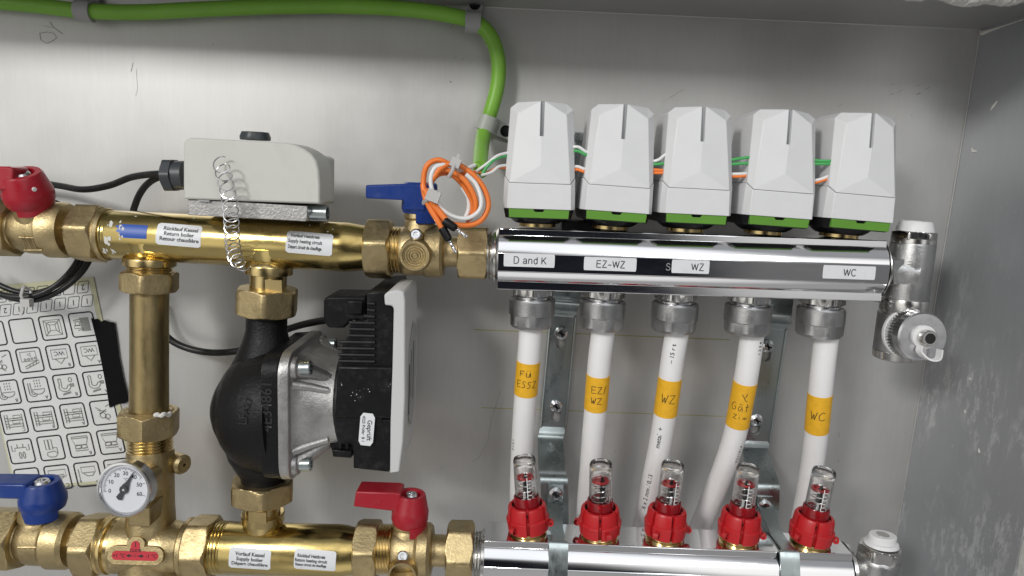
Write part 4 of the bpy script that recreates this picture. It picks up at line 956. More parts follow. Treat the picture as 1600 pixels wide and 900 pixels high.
for i, (rp, tp) in enumerate(zip(ring_px, top_px)):
    loc = Q(*rp, AX-12); loc = V((loc.x+(0, 0, 0, .8, 1.6)[i], AX, loc.z+1.2)); top = Q(*tp, AX-21.6); ang_ = math.atan2(top.x-loc.x, top.z-loc.z); hgt = (top-V((loc.x, top.y, loc.z))).length
    if i == 0: proto = actuator(loc); o = proto; print('actuator height', hgt)
    else: o = dup(proto, loc)
    o['label'] = alab[i]; o.rotation_euler = (math.radians(-1.0), ang_+math.radians((0, 0, 0, .6, 1.0)[i]), math.radians((0, .6, 1.2, 2.2, 3.2)[i])); o.scale = (1, 1, hgt/83.0) if False else (1, 1, 1)
    ACT.append((loc, ang_)); print(i, round(math.degrees(ang_), 1), [round(q, 1) for q in loc], round(hgt, 1))

# wires between the actuators
WY = AX-16
def wire(nm, pts, r, m, label, cat='wire', group='thin wires between the actuators'): 
    solo(nm, MB().tube(QP(pts), r, 10), M[m], label, cat, Q(*pts[0]), group)
wire('connecting_wire', [(744, 268, -86), (762, 255, -86), (778, 243, -86), (798, 238, -80)], .95, 'wwhite', 'white wire from the green cable end to the first actuator, topmost of four')
wire('connecting_wire', [(752, 276, -88), (760, 262, -87), (775, 248, -86), (798, 242, -80)], 1.0, 'wgreen', 'green wire from the green cable end to the first actuator')
wire('connecting_wire', [(740, 268, -86), (760, 270, -84), (778, 262, -84), (796, 263, -80)], .95, 'orange', 'orange wire from the green cable end to the first actuator')
wire('connecting_wire', [(752, 274, -90), (768, 269, -88), (780, 260, -86), (796, 258, -80)], .9, 'wwhite', 'white wire under the green one at the first actuator')
gaps = [((890, 233, 912, 241), 'first and second'), ((1018, 251, 1046, 238), 'second and third'), ((1140, 250, 1176, 242), 'third and fourth'), ((1270, 252, 1302, 252), 'fourth and fifth')]
W4 = [[('wwhite', 893, 230, 926, 241, 3), ('wgreen', 893, 236, 926, 245, 2), ('wwhite', 893, 261, 922, 266, 2), ('orange', 893, 266, 922, 270, 2)],
      [('wwhite', 1020, 252, 1046, 239, -1), ('wgreen', 1018, 257, 1046, 255, 0), ('orange', 1018, 265, 1046, 267, 0), ('orange', 1018, 270, 1046, 270, 0)],
      [('wgreen', 1142, 250, 1180, 245, 1), ('wgreen', 1142, 257, 1180, 255, 1), ('wwhite', 1140, 272, 1177, 271, 0), ('orange', 1140, 275, 1177, 274, -1)],
      [('wgreen', 1270, 250, 1312, 252, -1), ('wgreen', 1270, 256, 1312, 256, 0), ('wwhite', 1268, 283, 1310, 271, 0), ('orange', 1268, 287, 1310, 275, 1)]]
cn = {'wwhite': 'white', 'wgreen': 'green', 'orange': 'orange'}
for gi, ws in enumerate(W4):
    for k, (m_, xa, ya, xb, yb, sag) in enumerate(ws):
        dup_ = [q[0] for q in ws].count(m_) > 1; first = [q[0] for q in ws].index(m_) == k
        wh = ('upper ' if first else 'lower ') if dup_ else ''
        wire('connecting_wire', [(xa, ya, WY), ((2*xa+xb)/3, ya+(yb-ya)*.25-sag, WY-1), ((xa+2*xb)/3, ya+(yb-ya)*.7-sag*.3, WY-1), (xb, yb, WY)], 1.0, m_, f'{wh}{cn[m_]} wire in the gap between the {gaps[gi][1]} actuators')

# ================================================================ pipe fittings under the manifold and plastic pipes
fit_px = [(831.7, 487), (944.9, 490), (1061, 494), (1178.5, 497), (1295, 501)]
def fitting(loc):
    t = thing('compression_fitting', '', 'pipe fitting', loc, 'compression fittings under the upper manifold'); L = V(loc)
    mb = MB(); mb.lathe([(1.5, 12.8, 13.0), (1, 14.4, 13.0), (-4.6, 14.8, 13.0), (-5.2, 13, 13.0)], L, Z, 72); part('hex_nipple', mb, M['nickel'], t)
    mb = MB(); mb.lathe([(-5, 11.4), (-6, 12.2), (-7.6, 12.2), (-8, 13.4), (-9.4, 13.4), (-12, 12)], L, Z, 60); part('collar', mb, M['steel'], t)
    mb = MB(); mb.lathe([(-8.4, 13.2), (-7.4, 13.6), (-7.6, 14.9), (-8.6, 15.5), (-18.2, 15.6), (-18.8, 15.4, 14.3), (-25.0, 15.2, 14.2), (-27, 13.6, 14.0), (-27.2, 8.2)], L, Z, 72); part('union_nut', mb, M['nickel_cast'], t, sharp=24)
    return t
flab = ['nickel compression fitting under the D and K label', 'nickel compression fitting under the EZ-WZ label', 'nickel compression fitting on the middle pipe', 'nickel compression fitting above the pipe marked Gä', 'nickel compression fitting under the WC label']
flab[3] = 'nickel compression fitting fourth from the left, partly hiding the right wall bracket'
fp0 = None; FIT = []
for i, p in enumerate(fit_px):
    c = Q(*p, AX-13); tt = (c.x-UA.P.x)/UA.d.x; base = UA.P+UA.d*tt; loc = base-upU*19.8; loc = V((c.x, AX, loc.z))
    sx = (ring_px[i][0]-fit_px[i][0])/500
    if i == 0: fp0 = fitting(loc); o = fp0
    else: o = dup(fp0, loc)
    o['label'] = flab[i]; o.rotation_euler = (0, ACT[i][1]*.6, .3*i); FIT.append(loc)
def pipe_pts(i):
    return {0: [(831, 498, -65), (829, 520, -65), (826, 560, -64), (821, 620, -60), (817, 680, -54), (814, 740, -46), (813, 800, -38), (813, 870, -32), (813, 960, -30)],
            1: [(944, 500, -65), (942, 520, -65), (937, 560, -64), (932, 620, -60), (927, 680, -54), (922, 740, -46), (917, 800, -38), (913, 870, -32), (910, 960, -30)],
            2: [(1060, 505, -65), (1057, 525, -65), (1051, 560, -64), (1043, 620, -60), (1034, 680, -54), (1022, 740, -47), (1010, 795, -40), (1000, 850, -34), (985, 960, -30)],
            3: [(1177, 508, -65), (1175, 525, -65), (1168, 575, -64), (1160, 620, -60), (1148, 680, -54), (1130, 735, -47), (1108, 790, -40), (1085, 850, -34), (1050, 960, -30)],
            4: [(1294, 510, -65), (1291, 530, -65), (1285, 580, -64), (1279, 640, -60), (1274, 690, -54), (1267, 740, -47), (1257, 795, -40), (1245, 850, -34), (1230, 960, -30)]}[i]
tapes = [(563, 614), (584, 637), (589, 645), (595, 663), (614, 671)]
plab = ['white plastic pipe under D and K, its orange tape marked ESSZ', 'white plastic pipe under EZ-WZ, orange tape marked EZ/WZ', 'white plastic pipe with black metre print and orange tape marked WZ', 'most bent white plastic pipe, tape marked Gä Zim', 'white plastic pipe at the right, orange tape marked WC']
HW = {'E': [[(1, 1), (0, 1), (.1, 0), (1, .05)], [(.05, .5), (.8, .55)]], 'S': [[(.9, .9), (.4, 1), (.15, .75), (.6, .5), (.75, .2), (.3, 0), (0, .1)]], 'Z': [[(0, .95), (.9, 1), (.05, .05), (1, 0)]], 'W': [[(0, 1), (.2, 0), (.5, .7), (.6, 0), (1, 1)]], 'C': [[(.95, .9), (.5, 1), (.05, .6), (.1, .15), (.5, 0), (1, .15)]],
      'F': [[(.9, 1), (.1, .95), (.1, 0)], [(.1, .5), (.7, .5)]], 'U': [[(0, .8), (.1, .1), (.5, 0), (.75, .8)], [(.75, .8), (.8, 0)], [(.2, 1.15), (.22, 1.05)], [(.6, 1.2), (.62, 1.1)]], 'G': [[(.9, .9), (.4, 1), (0, .5), (.3, 0), (.8, .1), (.9, .5), (.5, .5)]],
      'a': [[(.8, .6), (.3, .6), (.1, .25), (.4, 0), (.8, .5), (.9, 0)], [(.3, .95), (.32, .82)], [(.6, .95), (.62, .82)]], 's': [[(.7, .6), (.2, .5), (.6, .2), (.1, 0)]], 't': [[(.4, 1), (.4, 0)], [(.1, .6), (.8, .65)]], 'i': [[(.3, .55), (.35, 0)], [(.3, .85), (.31, .78)]], 'm': [[(0, 0), (.1, .5), (.35, .5), (.4, 0)], [(.4, .45), (.7, .5), (.8, 0)]], '/': [[(.1, -.1), (.6, 1.1)]], 'Y': [[(0, 1), (.5, .5), (.7, .2), (1.1, 0)], [(.9, 1.2), (.6, .6)]]}
def hand(mb, s_, x, y, w_, h, mp, sl=.0, wd=.42):
    for k, ch in enumerate(s_):
        for st in HW.get(ch, []):
            mb.stroke([(x+(k*1.25+q[0])*w_+q[1]*h*sl, y+q[1]*h) for q in st], wd, mp)
writing = [[('FU', -3, 3, 4., 4.2), ('ESSZ', -4.5, -5.2, 3.2, 5.)], [('EZ/', -1.5, 1.5, 3.6, 5), ('WZ', -1.2, -6.5, 3.6, 4.8)], [('WZ', -1.5, -2.8, 4.6, 6.5)], [('Y', 2, 5, 4, 5), ('Gat', -4, -2.8, 4., 6), ('Zim', -1.6, -9, 3.0, 3.2)], [('WC', -2.4, -3, 4.6, 6.4)]]
PR = 7.95
for i in range(5):
    pts = QP(pipe_pts(i), 14); t = thing('plastic_pipe', plab[i], 'pipe', pts[0], 'white plastic pipes between the manifolds')
    part('pipe', MB().tube(pts, PR, 32), M['pex'], t)
    y0, y1 = tapes[i]; yy = [proj(p)[1] for p in pts]
    def P_at(y):
        for k in range(len(pts)-1):
            if (yy[k]-y)*(yy[k+1]-y) <= 0: return pts[k].lerp(pts[k+1], (y-yy[k])/(yy[k+1]-yy[k]))
        return pts[-1]
    sub = [P_at(y0+(y1-y0)*k/8) for k in range(9)]
    tpo = part('tape_label', MB().tube(sub, PR+.22, 40), M['tape'], t)
    c = P_at((y0+y1)/2); dv = (P_at(y0)-P_at(y1)).normalized(); n = (CAM-c); n = (n-dv*n.dot(dv)).normalized(); sd = dv.cross(n); sd = sd if sd.x > 0 else -sd
    mp = (lambda c, dv, n, sd: (lambda u, v: c+dv*v+(n*math.cos(u/PR)+sd*math.sin(u/PR))*(PR+.34)))(c, dv, n, sd)
    mb = MB()
    for (tx, x, y, w_, h) in writing[i]: hand(mb, tx, x-2.2, y, w_*.9, h, mp, wd=.44)
    part('handwriting', mb, M['ink'], tpo, fixn=False)
    # printed metre marks
    def printed(ya, tx, size, ushift):
        c = P_at(ya); dv = (P_at(ya-15)-P_at(ya+15)).normalized(); n = CAM-c; n = (n-dv*n.dot(dv)).normalized(); sd = dv.cross(n); sd = sd if sd.x > 0 else -sd
        m_ = lambda u, v: c+dv*v+(n*math.cos((u+ushift)/PR)+sd*math.sin((u+ushift)/PR))*(PR+.1)
        part('printed_text', MB().text(tx, size*1.35, m_, 0, 0, 90, sx=1.1, bold=.05), M['ink'], t, fixn=False)
    if i == 2: printed(676, 'metal  +', 3.4, -1.5); printed(762, '16 x 2 mm / 0,15', 3.2, -2.0); printed(548, '– 15 r t', 3., -.5)
    if i == 3: printed(540, '1 2 3 4', 2.2, 7.0); printed(700, 'V.2.11.01.4', 2.2, 7.2)
    if i == 0: printed(690, '3 1 2 1', 2.2, -7.4)

# ================================================================ wall brackets
def slot_outline(c, r, h, n=10):
    return [V((c.x+r*math.cos(PI*k/n), c.y, c.z+h+r*math.sin(PI*k/n))) for k in range(n+1)]+[V((c.x-r*math.cos(PI*k/n), c.y, c.z-h-r*math.sin(PI*k/n))) for k in range(n+1)]
def phillips(mb, dk, p, ax, r):
    mb.lathe([(-1, r*.6), (0, r), (r*.25, r*.92), (r*.5, r*.55), (r*.52, .05)], p, ax, 28)
    _, a, b = frame(V(ax)); q = p+V(ax).normalized()*(r*.47)
    for u, v in ((a, b), (b, a)):
        u2 = (u+v*.35).normalized(); v2 = V(ax).normalized().cross(u2); dk.prism([q+u2*r*.55+v2*r*.12, q-u2*r*.55+v2*r*.12, q-u2*r*.55-v2*r*.12, q+u2*r*.55-v2*r*.12], V(ax).normalized()*.35)
def bracket(label, top, f0, f1, low, screws, bolt, wtop, wlow, clampx):
    t = thing('wall_bracket', label, 'bracket', Q(*f1, -2), 'zinc-plated wall brackets')
    YW = -3.4
    A, B = Q(*f0, YW), Q(*f1, YW); hw0 = wtop/2/pxmm(A)
    dv = (A-B).normalized(); wd = V((dv.z, 0, -dv.x))
    holes = []; 
    for s in screws:
        c = Q(s[0], s[1]+10, YW); holes.append(slot_outline(c, 3.6, 4.2))
    outer = [A-wd*hw0, A+wd*hw0, B+wd*hw0, B-wd*hw0]
    part('flat_plate', MB().plate(outer, holes, (0, 2, 0)), M['zinc'], t, sharp=40)
    for sgn in (-1, 1): part('edge_fold', MB().tube([A+wd*sgn*(hw0-.2)+FW*.3, B+wd*sgn*(hw0-.2)+FW*.3], 1.1, 10), M['zinc'], t)
    # upper and lower arms
    T = Q(*top, -36); mb = MB(); mb.sheetstrip(cr([A+Z*-.2+Yv*1, A+dv*3+FW*1, A+dv*8+FW*7, V((T.x, -36, A.z+15)), T+Z*4, T+Z*24], 6), wd, hw0, 2.); part('upper_arm', mb, M['zinc'], t, sharp=50)
    Lw = [Q(*p) for p in low]; n = len(Lw); mb = MB(); path = cr([B+dv*.2+Yv*1]+Lw, 5)
    mb.sheetstrip(path, X, [hw0+(wlow/2/pxmm(Lw[-1])-hw0)*min(1, k/(len(path)*.45)) for k in range(len(path))], 2.); part('lower_arm', mb, M['zinc'], t, sharp=50)
    for s in screws:
        sc_, dk = MB(), MB(); phillips(sc_, dk, Q(s[0], s[1], YW)+FW*1.0, FW, 5.2); o = part('screw', sc_, M['steel'], t); part('recess', dk, M['hole'], o)
    sc_, dk = MB(), MB(); bc = Q(*bolt); phillips(sc_, dk, bc, FW+Z*.15, 5.2); o = part('bolt', sc_, M['steel'], t); part('recess', dk, M['hole'], o)
    # clamp strap over the lower manifold
    xx = bc.x; tt = (xx-LA.P.x)/LA.d.x; c = LA.P+LA.d*tt; hw = 5.6; mb = MB()
    strap = [V((xx, bc.y+1.5, bc.z+7)), V((xx, bc.y+1.5, bc.z-8)), V((xx, bc.y+1.0, c.z+30)), V((xx, c.y+10, c.z+22.2)), V((xx, c.y-12, c.z+21.6)), V((xx, c.y-16.5, c.z+19.5)), V((xx, c.y-20, c.z+11)), V((xx, c.y-22.6, c.z+2)), V((xx, c.y-22.8, c.z-9)), V((xx, c.y-18, c.z-19)), V((xx, c.y-16.5, c.z-24))]
    mb.sheetstrip(cr(strap, 6), X, [5.6 if k < 16 else (4.2 if k < 26 else 6.4) for k in range(61)], 1.6); part('clamp_strap', mb, M['zinc'], t, sharp=50)
    if clampx:
        mb = MB(); q = V((xx, c.y-24, c.z-1)); mb.lathe([(-3, 2.6), (3, 2.8), (4.2, 1.6)], V((xx, c.y-25, c.z-6)), V((0, -.5, .85)), 20); mb.tube([V((xx, c.y-25, c.z-2)), V((xx, c.y-25.5, c.z-20))], 2.3, 14); part('hook_bolt', mb, M['zinc'], t)
bracket('zinc wall bracket standing between the first and second pipes', (885, 470), (880, 494), (864, 668), [(862, 676, -5), (860, 690, -9), (862, 728, -30), (864, 742, -36), (866, 756, -40), (867, 800, -41), (868, 880, -41)], [(877, 520), (869, 634)], (868, 772, -44), 40, 42, True)
bracket('zinc wall bracket partly hidden behind the fourth pipe', (1216, 482), (1209, 514), (1183, 690), [(1181, 698, -5), (1180, 706, -9), (1190, 740, -30), (1194, 752, -36), (1195, 764, -40), (1194, 800, -41), (1190, 880, -41)], [(1198, 540), (1181, 655)], (1195, 791, -44), 40, 44, False)

# ================================================================ flow meters
fm_px = [(826.5, 846), (940, 851), (1043, 855.5), (1161, 860), (1275, 865)]
fm_top = [(819, 713), (934, 719), (1052, 725), (1169, 731), (1287, 737)]
def flow_meter(loc):
    t = thing('flow_meter', '', 'flow meter', loc, 'flow meters on the lower manifold'); L = V(loc)
    mb = MB(); mb.lathe([(-1, 11.5), (-1, 12.6), (.8, 12.6), (1.2, 11.8), (2.2, 11.8), (2.5, 12.8), (3.6, 12.8), (4, 11)], L, Z, 48); part('brass_base', mb, M['brass_turn'], t)
    n = 144; rg = []
    slots = (-100, -40, 20, 80, 140, 200, 260)
    def ring(z, r, cut):
        out = []
        for k in range(n):
            a = 360*k/n; dd = min(abs((a-s+180) % 360-180) for s in (30, 90, 150, 210, 270, 330)); rr = r-(3.0 if cut and dd < 3.0 else 0); out.append(L+V((rr*math.cos(math.radians(a)), -rr*math.sin(math.radians(a)), z)))
        return out
    rg = [ring(2.7, 13.0, 1), ring(3.2, 13.9, 1), ring(5, 14.0, 1), ring(11.5, 14.8, 1), ring(12, 14.4, 1), ring(12.4, 13.6, 1), ring(19.5, 13.1, 1), ring(21, 12.3, 1), ring(21.2, 10.6, 0), ring(14, 10.2, 0)]
    mb = MB(); mb.ringsweep(rg)
    for a in (10, 130, 250):
        c, s_ = math.cos(math.radians(a)), math.sin(math.radians(a)); p = L+V((c*15.8, -s_*15.8, 7.5)); mb.lathe([(-1.6, 2.2), (1.6, 2.2), (1.6, 1.0), (-1.6, 1.0)], p, V((-s_, -c, 0)), 16, cap=False); mb.box(L+V((c*14.2, -s_*14.2, 7.5)), (1.4, 1.4, 1.4), Matrix.Rotation(-math.radians(a), 3, 'Z'))
    part('cap', mb, M['red'], t, sharp=30)
    mb = MB(); mb.lathe([(14, 10.4), (19.4, 10.4), (20, 9.9), (19.6, 9.3), (15, 8.8)], L, Z, 48, cap=False); part('seal_ring', mb, M['blackp'], t)
    mb = MB(); mb.lathe([(12, 8.8), (26.6, 8.8), (27.4, 8.4), (27.4, 7.95), (12, 7.95)], L, Z, 48); part('sleeve', mb, M['darkred'], t)
    mb = MB(); mb.lathe([(48.5, .1), (47.5, 3.5), (48.5, 5.4), (46, 6.2), (13, 6.5), (13, 7.7), (14, 7.8), (52.5, 7.7), (54, 7.1), (54.4, 6.0), (53.2, 4.8), (53.0, .1)], L, Z, 48)
    gl = part('sight_glass', mb, M['glass'], t)
    mb = MB(); mb.lathe([(12, 1.6), (34, 1.5), (35, 2.2), (37, 2.0), (46, .9)], L+FW*1.5, Z, 20); part('spindle', mb, M['hole'], t)
    mb = MB(); mb.lathe([(42.6, 5.8), (44.0, 5.8), (44.0, 4.6), (42.6, 4.6), (42.6, 5.8)], L, Z, 40); part('indicator_ring', mb, M['red'], t)
    mb = MB(); rn = random.Random(2)                      # spring inside the glass
    pts = [L+V((4.8*math.cos(a), 4.8*math.sin(a), 17+a*.62)) for a in [k*.35 for k in range(115)]]; mb.tube(pts, .45, 6); part('inner_spring', mb, M['steel'], t)
    mb = MB(); RR = 7.9
    mp = lambda u, v: L+V((RR*math.sin(u/RR), -RR*math.cos(u/RR), 0))+Z*v
    mb.stroke([(1, 24), (1, 43)], .5, mp)
    for k in range(7): mb.stroke([(1, 25+k*2.6), (3.2 if k % 2 else 4.2, 25+k*2.6)], .42, mp); mb.text(str(k/2 if k % 2 else k//2), 1.7, mp, 4.8, 26+k*2.6, 90)
    mb.text('L/min', 3.4, mp, -1.5, 29, 90, sx=.9); mb.text('5', 2.6, mp, .6, 44.6, 90)
    part('scale', mb, M['whiteink'], t, fixn=False)
    return t
mlab = ['red-capped flow meter at the left end, left of the bracket', 'red-capped flow meter in front of the second pipe', 'red-capped flow meter in the middle of the five', 'red-capped flow meter beside the right bracket bolt, fourth of five', 'red-capped flow meter at the right end of the lower manifold']
fm0 = None
for i, (p, tp) in enumerate(zip(fm_px, fm_top)):
    c = Q(p[0], p[1], YL-12); tt = (c.x-LA.P.x)/LA.d.x; loc = LA.P+LA.d*tt+upL*20; top = Q(*tp, YL); a = math.atan2(top.x-loc.x, top.z-loc.z)
    if i == 0: fm0 = flow_meter(loc); o = fm0
    else: o = dup(fm0, loc)
    o['label'] = mlab[i]; o.rotation_euler = (0, a, (0, .95, .12, -.2, -.25)[i]); LOC[o.name] = loc
    for ch in D.objects:
        if ch.parent == o and ch.name.startswith(('indicator_ring', 'spindle')): ch.location.z += (-2.6, .6, -1.2, .9, -.4)[i]*K

# ================================================================ end pieces on the right
def end_upper():
    ax = Ax((1427, 378), (1412, 480), AX-4)
    t = thing('drain_valve', 'nickel end valve with knurled hose cap at the right end of the upper manifold', 'valve', ax.at(420), 'nickel end valves')
    mb = MB(); ax.lathe(mb, [(374, 29), (378, 31.5), (382, 32.5), (440, 33), (466, 33.5), (472, 33), (474, 28)], 56)
    a = Q(1366, 416, AX-2); b = ax.at(428); d = b-a; L = d.length; mb.lathe([(0, 11.5), (L*.45, 11), (L*.75, 14), (L, 15)], a, d, 36)
    mb.box(Q(1406, 424, AX-12), (5, 2, 8), Matrix.Rotation(-.12, 3, 'Y'))
    part('valve_body', mb, M['nickel_cast'], t)
    mb = MB(); mp = planemap(1431, 425, AX-4-14.2, -84); 
    def curved(u, v): 
        m0 = ax.surf(1432, 425, ax.r(425, 33), .15); return m0(v, -u)
    mb.text('MADE IN', 4.4, curved, 0, .3, 0, bold=.04); mb.text('ITALY', 4.4, curved, -1, -4.6, 0, bold=.04); part('emboss_shade_lettering', mb, M['greyink'], t, fixn=False)  # flat letters; the darker grey paints the shade that embossing would show
    mb = MB(); ax.hex(mb, 361, 376, 29, .3, .2); ax.lathe(mb, [(372, 32), (379, 32.5)], 40); part('plug_hex', mb, M['nickel'], t)
    mb = MB(); ax.lathe(mb, [(362, 28), (360, 27.5), (355, 26), (347, 23.5), (345.5, 22), (345.5, 12), (350, 11)], 40); part('bleed_knob', mb, M['nylon'], t)
    mb = MB(); ax.lathe(mb, [(462, 28), (466, 34), (470, 35), (484, 35), (489, 33), (491, 28)], 50); part('swivel_ring', mb, M['nickel'], t)
    ax2 = Ax((1408, 487), (1400, 556), AX-4)
    mb = MB(); ax2.lathe(mb, [(486, 30), (489, 33), (540, 34), (546, 34), (548, 32)], 56)
    kc = Q(1414, 520, AX-12); kd = (Q(1453, 529, AX-40)-kc).normalized(); mb.lathe([(-12, 13.5), (4, 13), (5, 11)], kc, kd, 40)
    part('elbow_body', mb, M['nickel_cast'], t)
    mb = MB(); ax2.lathe(mb, [(545, 33), (547, 34.5), (558, 33.5), (560, 30)], 50); part('end_ring', mb, M['nickel'], t)
    mb = MB(); mb.lathe([(-1.5, 13.5), (-1.5, 16.2), (1, 16.2), (1, 13)], kc+kd*3, kd, 48); part('white_gasket', mb, M['nylon'], t)
    rg = []; _, u, v = frame(kd); n = 88
    for tt, r, kn in ((4, 15.2, 0), (4.4, 15.8, .9), (13, 15.8, .9), (13.4, 15.8, 0), (20, 15.6, 0), (21, 14.6, 0), (21, 9, 0)):
        rg.append([kc+kd*tt+(u*math.cos(2*PI*k/n)+v*math.sin(2*PI*k/n))*(r-(kn if k % 2 else 0)) for k in range(n)])
    mb = MB(); mb.ringsweep(rg); kn = part('knurled_cap', mb, M['steel'], t, sharp=22)
    mb = MB(); mb.lathe([(20.5, 7.4), (22.6, 7.4), (22.8, 5.6)], kc, kd, 40); part('nozzle_collar', mb, M['nylon'], kn)
    mb = MB(); mb.lathe([(22, 5.2), (28, 5.0), (28.6, 4.6), (28.6, 3.3), (25, 3.2)], kc, kd, 32); part('nozzle', mb, M['nickel'], kn)
    mb = MB(); mb.lathe([(25, 3.4, 3.0), (28.2, 3.4, 3.0)], kc, kd, 48); part('socket_recess', mb, M['hole'], kn)
    e = kc+kd*24; loop = cr([e+Z*-5+X*-3, e+Z*-9+X*-4+FW*2, e+Z*-13+X*1+FW*4, e+Z*-12+X*6+FW*5, e+Z*-6+X*6.5+FW*5], 6)
    mb = MB(); mb.sheetstrip(loop, (kd*.9+X*.1).normalized(), 2.6, 1.0); part('retaining_strap', mb, M['nylon'], t)
end_upper()
def end_lower():
    ax = Ax((1375, 860), (1362, 930), YL)
    t = thing('air_vent', 'nickel end piece with white oval plug at the right end of the lower manifold', 'valve', ax.at(900), 'nickel end valves')
    mb = MB(); ax.lathe(mb, [(868, 28), (872, 31), (876, 31.5), (960, 32)], 56)
    a = V(LA.Q)+LA.d*4+V((0, 0, -2)); b = ax.at(900); d = b-a; mb.lathe([(0, 11), (d.length*.6, 10.5), (d.length, 14)], a, d, 36); part('valve_body', mb, M['nickel_cast'], t)
    mb = MB(); ax.hex(mb, 852, 871, 28.5, .3, .2); part('plug_hex', mb, M['nickel'], t)
    mb = MB(); o = ax.at(850); up = -ax.d if ax.d.z < 0 else ax.d
    for z0, z1, sx, sy in ((0, 2.2, 11.5, 10.5), (2.2, 7, 9.6, 7.6)):
        rg = [[o+up*z+X*sx*k_*math.cos(2*PI*k/40)+Yv*sy*k_*math.sin(2*PI*k/40) for k in range(40)] for z, k_ in ((z0, 1), (z1-.5, .95), (z1, .9))]; mb.ringsweep(rg)
    part('oval_plug', mb, M['nylon'], t)
    mb = MB(); mb.lathe([(6.6, 4.2), (7.25, 4.2), (7.3, 2.6), (7.1, .2)], o, up, 28); part('socket', mb, M['nickel'], t)
end_lower()

# ================================================================ green cable, clips, orange wire coil
gp = [(-60, -2, -12), (0, 3, -12), (60, 9, -12), (110, 15, -12), (150, 18, -12), (220, 19, -11), (330, 14, -11), (440, 10, -11), (560, 10, -11), (660, 17, -12), (730, 30, -12), (756, 44, -13), (772, 68, -13), (779, 100, -13), (777, 135, -13), (768, 170, -14), (758, 200, -14), (753, 226, -28), (751, 245, -52), (750, 262, -76)]
mb = MB(); mb.tube(QP(gp, 10), lambda q: 5.3 if q < .9 else 5.3-.6*(q-.9)*10, 28)
solo('green_cable', mb, M['gcable'], 'thick green cable along the top of the panel, bending down beside the actuators', 'cable', Q(440, 10, -11))
def clip(c, d, label, name, m, screw, ends):
    """saddle clip: strap over the cable at c (cable direction d), screwed at one end"""
    c = V(c); d = V(d).normalized(); s_ = FW.cross(d).normalized(); s_ = s_*ends
    t = thing('cable_clip', label, 'cable clip', V((c.x, 0, c.z)), 'cable clips holding the green cable')
    r = 6.6; pth = []
    for k in range(15):
        a = math.radians(-30+k*15); pth.append(c+(s_*-math.cos(a)+FW*math.sin(a))*r)
    pth = [V((p.x, min(p.y, -1.2), p.z)) for p in pth]; foot = c+s_*(r+1); pth += [V((foot.x, -4, foot.z))+s_*.5, V((foot.x, -3, foot.z))+s_*12]
    part('strap', MB().sheetstrip(pth, d, 5.4, 1.6), M[m], t, sharp=50)
    sc_, dk = MB(), MB(); p = V((foot.x, -3.8, foot.z))+s_*6.5; phillips(sc_, dk, p, FW, 4.3); part('screw', sc_, M['blackp'], t)
    dk.bm.free()
clip(Q(133, 17, -12), Q(150, 18, -12)-Q(110, 15, -12), 'grey cable clip at the upper left on the green cable', 'clip', 'greyclip', None, 1)
clip(Q(740, 35, -12), X, 'grey cable clip where the green cable starts to bend down', 'clip', 'greyclip', None, 1)
clip(Q(761, 193, -14), Q(758, 200, -14)-Q(768, 170, -14), 'pale grey cable clip beside the first actuator, black screw at its right', 'clip', 'grey_clip2', None, 1)
wc = thing('wire_coil', 'tied coil of orange and white wires hanging from the green cable end', 'wire', Q(710, 300, -100))
def coilp(pts, r, m, nm, n=8): part(nm, MB().tube(QP(pts, n), r, 12), M[m], wc)
coilp([(742, 272, -86), (728, 272, -90), (700, 256, -98), (684, 250, -100), (668, 258, -101), (662, 278, -101), (664, 304, -102), (678, 330, -103), (702, 348, -103), (730, 352, -102), (752, 344, -101), (763, 322, -100), (757, 296, -99), (738, 272, -99), (712, 256, -100), (690, 262, -104), (676, 280, -105)], 1.7, 'orange', 'orange_wire')
coilp([(742, 258, -84), (728, 264, -90), (712, 266, -97), (696, 258, -103), (680, 262, -105), (673, 280, -106), (677, 302, -107), (690, 325, -107), (708, 338, -106), (730, 341, -105), (748, 330, -104), (752, 312, -103), (744, 288, -101), (728, 272, -101)], 1.35, 'wwhite', 'white_wire')
coilp([(674, 276, -100), (688, 266, -101), (706, 268, -101), (728, 284, -101), (742, 310, -101), (742, 332, -100), (728, 345, -99)], 1.7, 'orange', 'orange_wire')
coilp([(670, 290, -98), (684, 273, -98), (704, 272, -97), (724, 290, -97), (738, 316, -97), (738, 336, -97)], 1.6, 'orange', 'orange_wire')
coilp([(661, 288, -104), (664, 306, -106), (672, 325, -107), (684, 345, -108), (693, 360, -108)], 1.8, 'orange', 'orange_wire')
coilp([(664, 296, -107), (674, 315, -108), (686, 330, -108), (700, 348, -109)], 2.0, 'orange', 'orange_wire')
coilp([(722, 292, -96), (732, 310, -96), (732, 328, -96), (726, 342, -97)], 1.5, 'wwhite', 'white_wire')
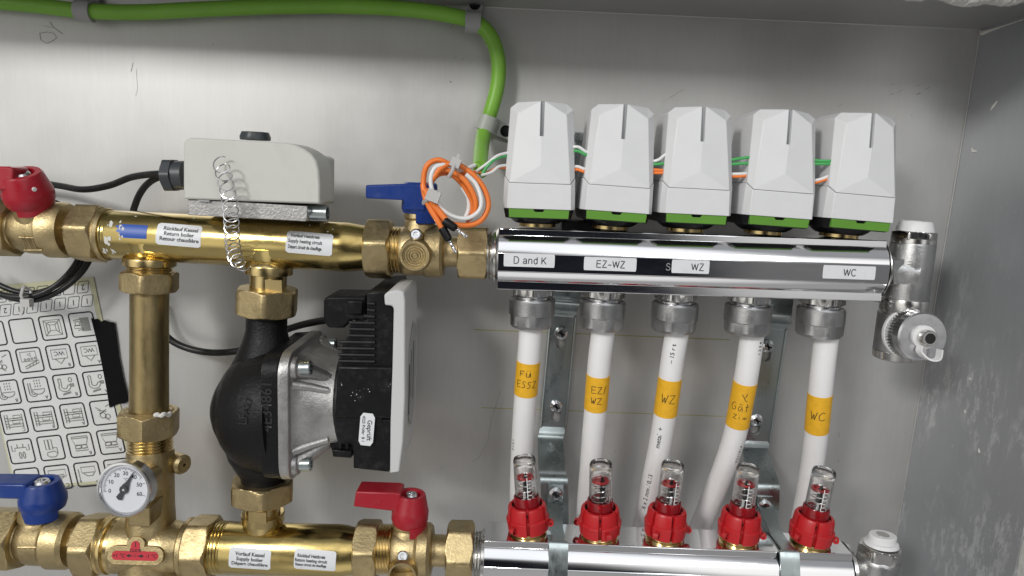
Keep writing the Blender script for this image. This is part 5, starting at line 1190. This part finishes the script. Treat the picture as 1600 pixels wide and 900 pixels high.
for a, b, nm in (((692, 358, -108.3), (702, 376, -109), 'x'), ((696, 346, -109), (713, 358, -110), 'y')):
    A, B = Q(*a), Q(*b); d = B-A; L = d.length; mb = MB(); mb.lathe([(-1, 2.4), (0, 2.7), (L*.85, 2.5), (L, 1.6)], A, d, 20); fe = part('ferrule_sleeve', mb, M['blackp'], wc)
    pts = []; 
    mb = MB(); dd = d.normalized(); _, u, v = frame(dd)
    for s in range(3): mb.tube([B+dd*k*.5+(u*math.cos(k*.8+s*2.1)+v*math.sin(k*.8+s*2.1))*.55 for k in range(17)], .62, 6)
    part('ferrule_pin', mb, M['steel'], fe)
mb = MB(); mb.box(Q(712, 254, -104), (3., 2.4, 2.8), Matrix.Rotation(.4, 3, 'Y')); mb.tube([Q(x, y, z) for x, y, z in ((710, 256, -105), (707, 266, -108), (702, 276, -106), (700, 274, -95), (706, 258, -95), (710, 254, -100))], 1.2, 8); mb.box(Q(715, 247, -103), (1, .6, 2.4), Matrix.Rotation(.3, 3, 'Y'))
solo('cable_tie', mb, M['tie'], 'upper white cable tie on the orange wire coil', 'cable tie', Q(712, 254, -104), 'cable ties on the orange coil')
mb = MB(); mb.box(Q(677, 306, -111), (4., 2.0, 3.4), Matrix.Rotation(.35, 3, 'Y')); mb.tube([Q(x, y, z) for x, y, z in ((680, 304, -110), (668, 312, -110), (662, 317, -104), (664, 312, -96), (680, 300, -96), (684, 300, -104))], 1.3, 8)
solo('cable_tie', mb, M['tie'], 'lower left white cable tie on the orange wire coil', 'cable tie', Q(677, 306, -111), 'cable ties on the orange coil')
mb = MB(); mb.tube([Q(744, 258, -80), Q(757, 274, -84)], 2.6, 8); solo('torn_sheath', mb, M['gcable'], 'cut end of the green cable sheath beside the orange coil', 'cable', Q(750, 262, -80))
# bracket bar end seen between the first two actuators
mb = MB(); mb.box(Q(906, 214, -8), (5, 5, 3.)); mb.box(Q(905, 240, -6), (4, 3, 10)); o = solo('wall_screw_block', mb, M['zinc'], 'small metal bracket end seen between the first and second actuators', 'bracket', Q(906, 214, 0), bevel=.4)
mb = MB(); mb.box(Q(906, 352, AX+10), (13, 10, 3.2)); solo('pipe_clamp', mb, M['blackp'], 'black clamp piece on the manifold between the first and second actuators', 'clamp', Q(906, 352, AX+10), bevel=.5)
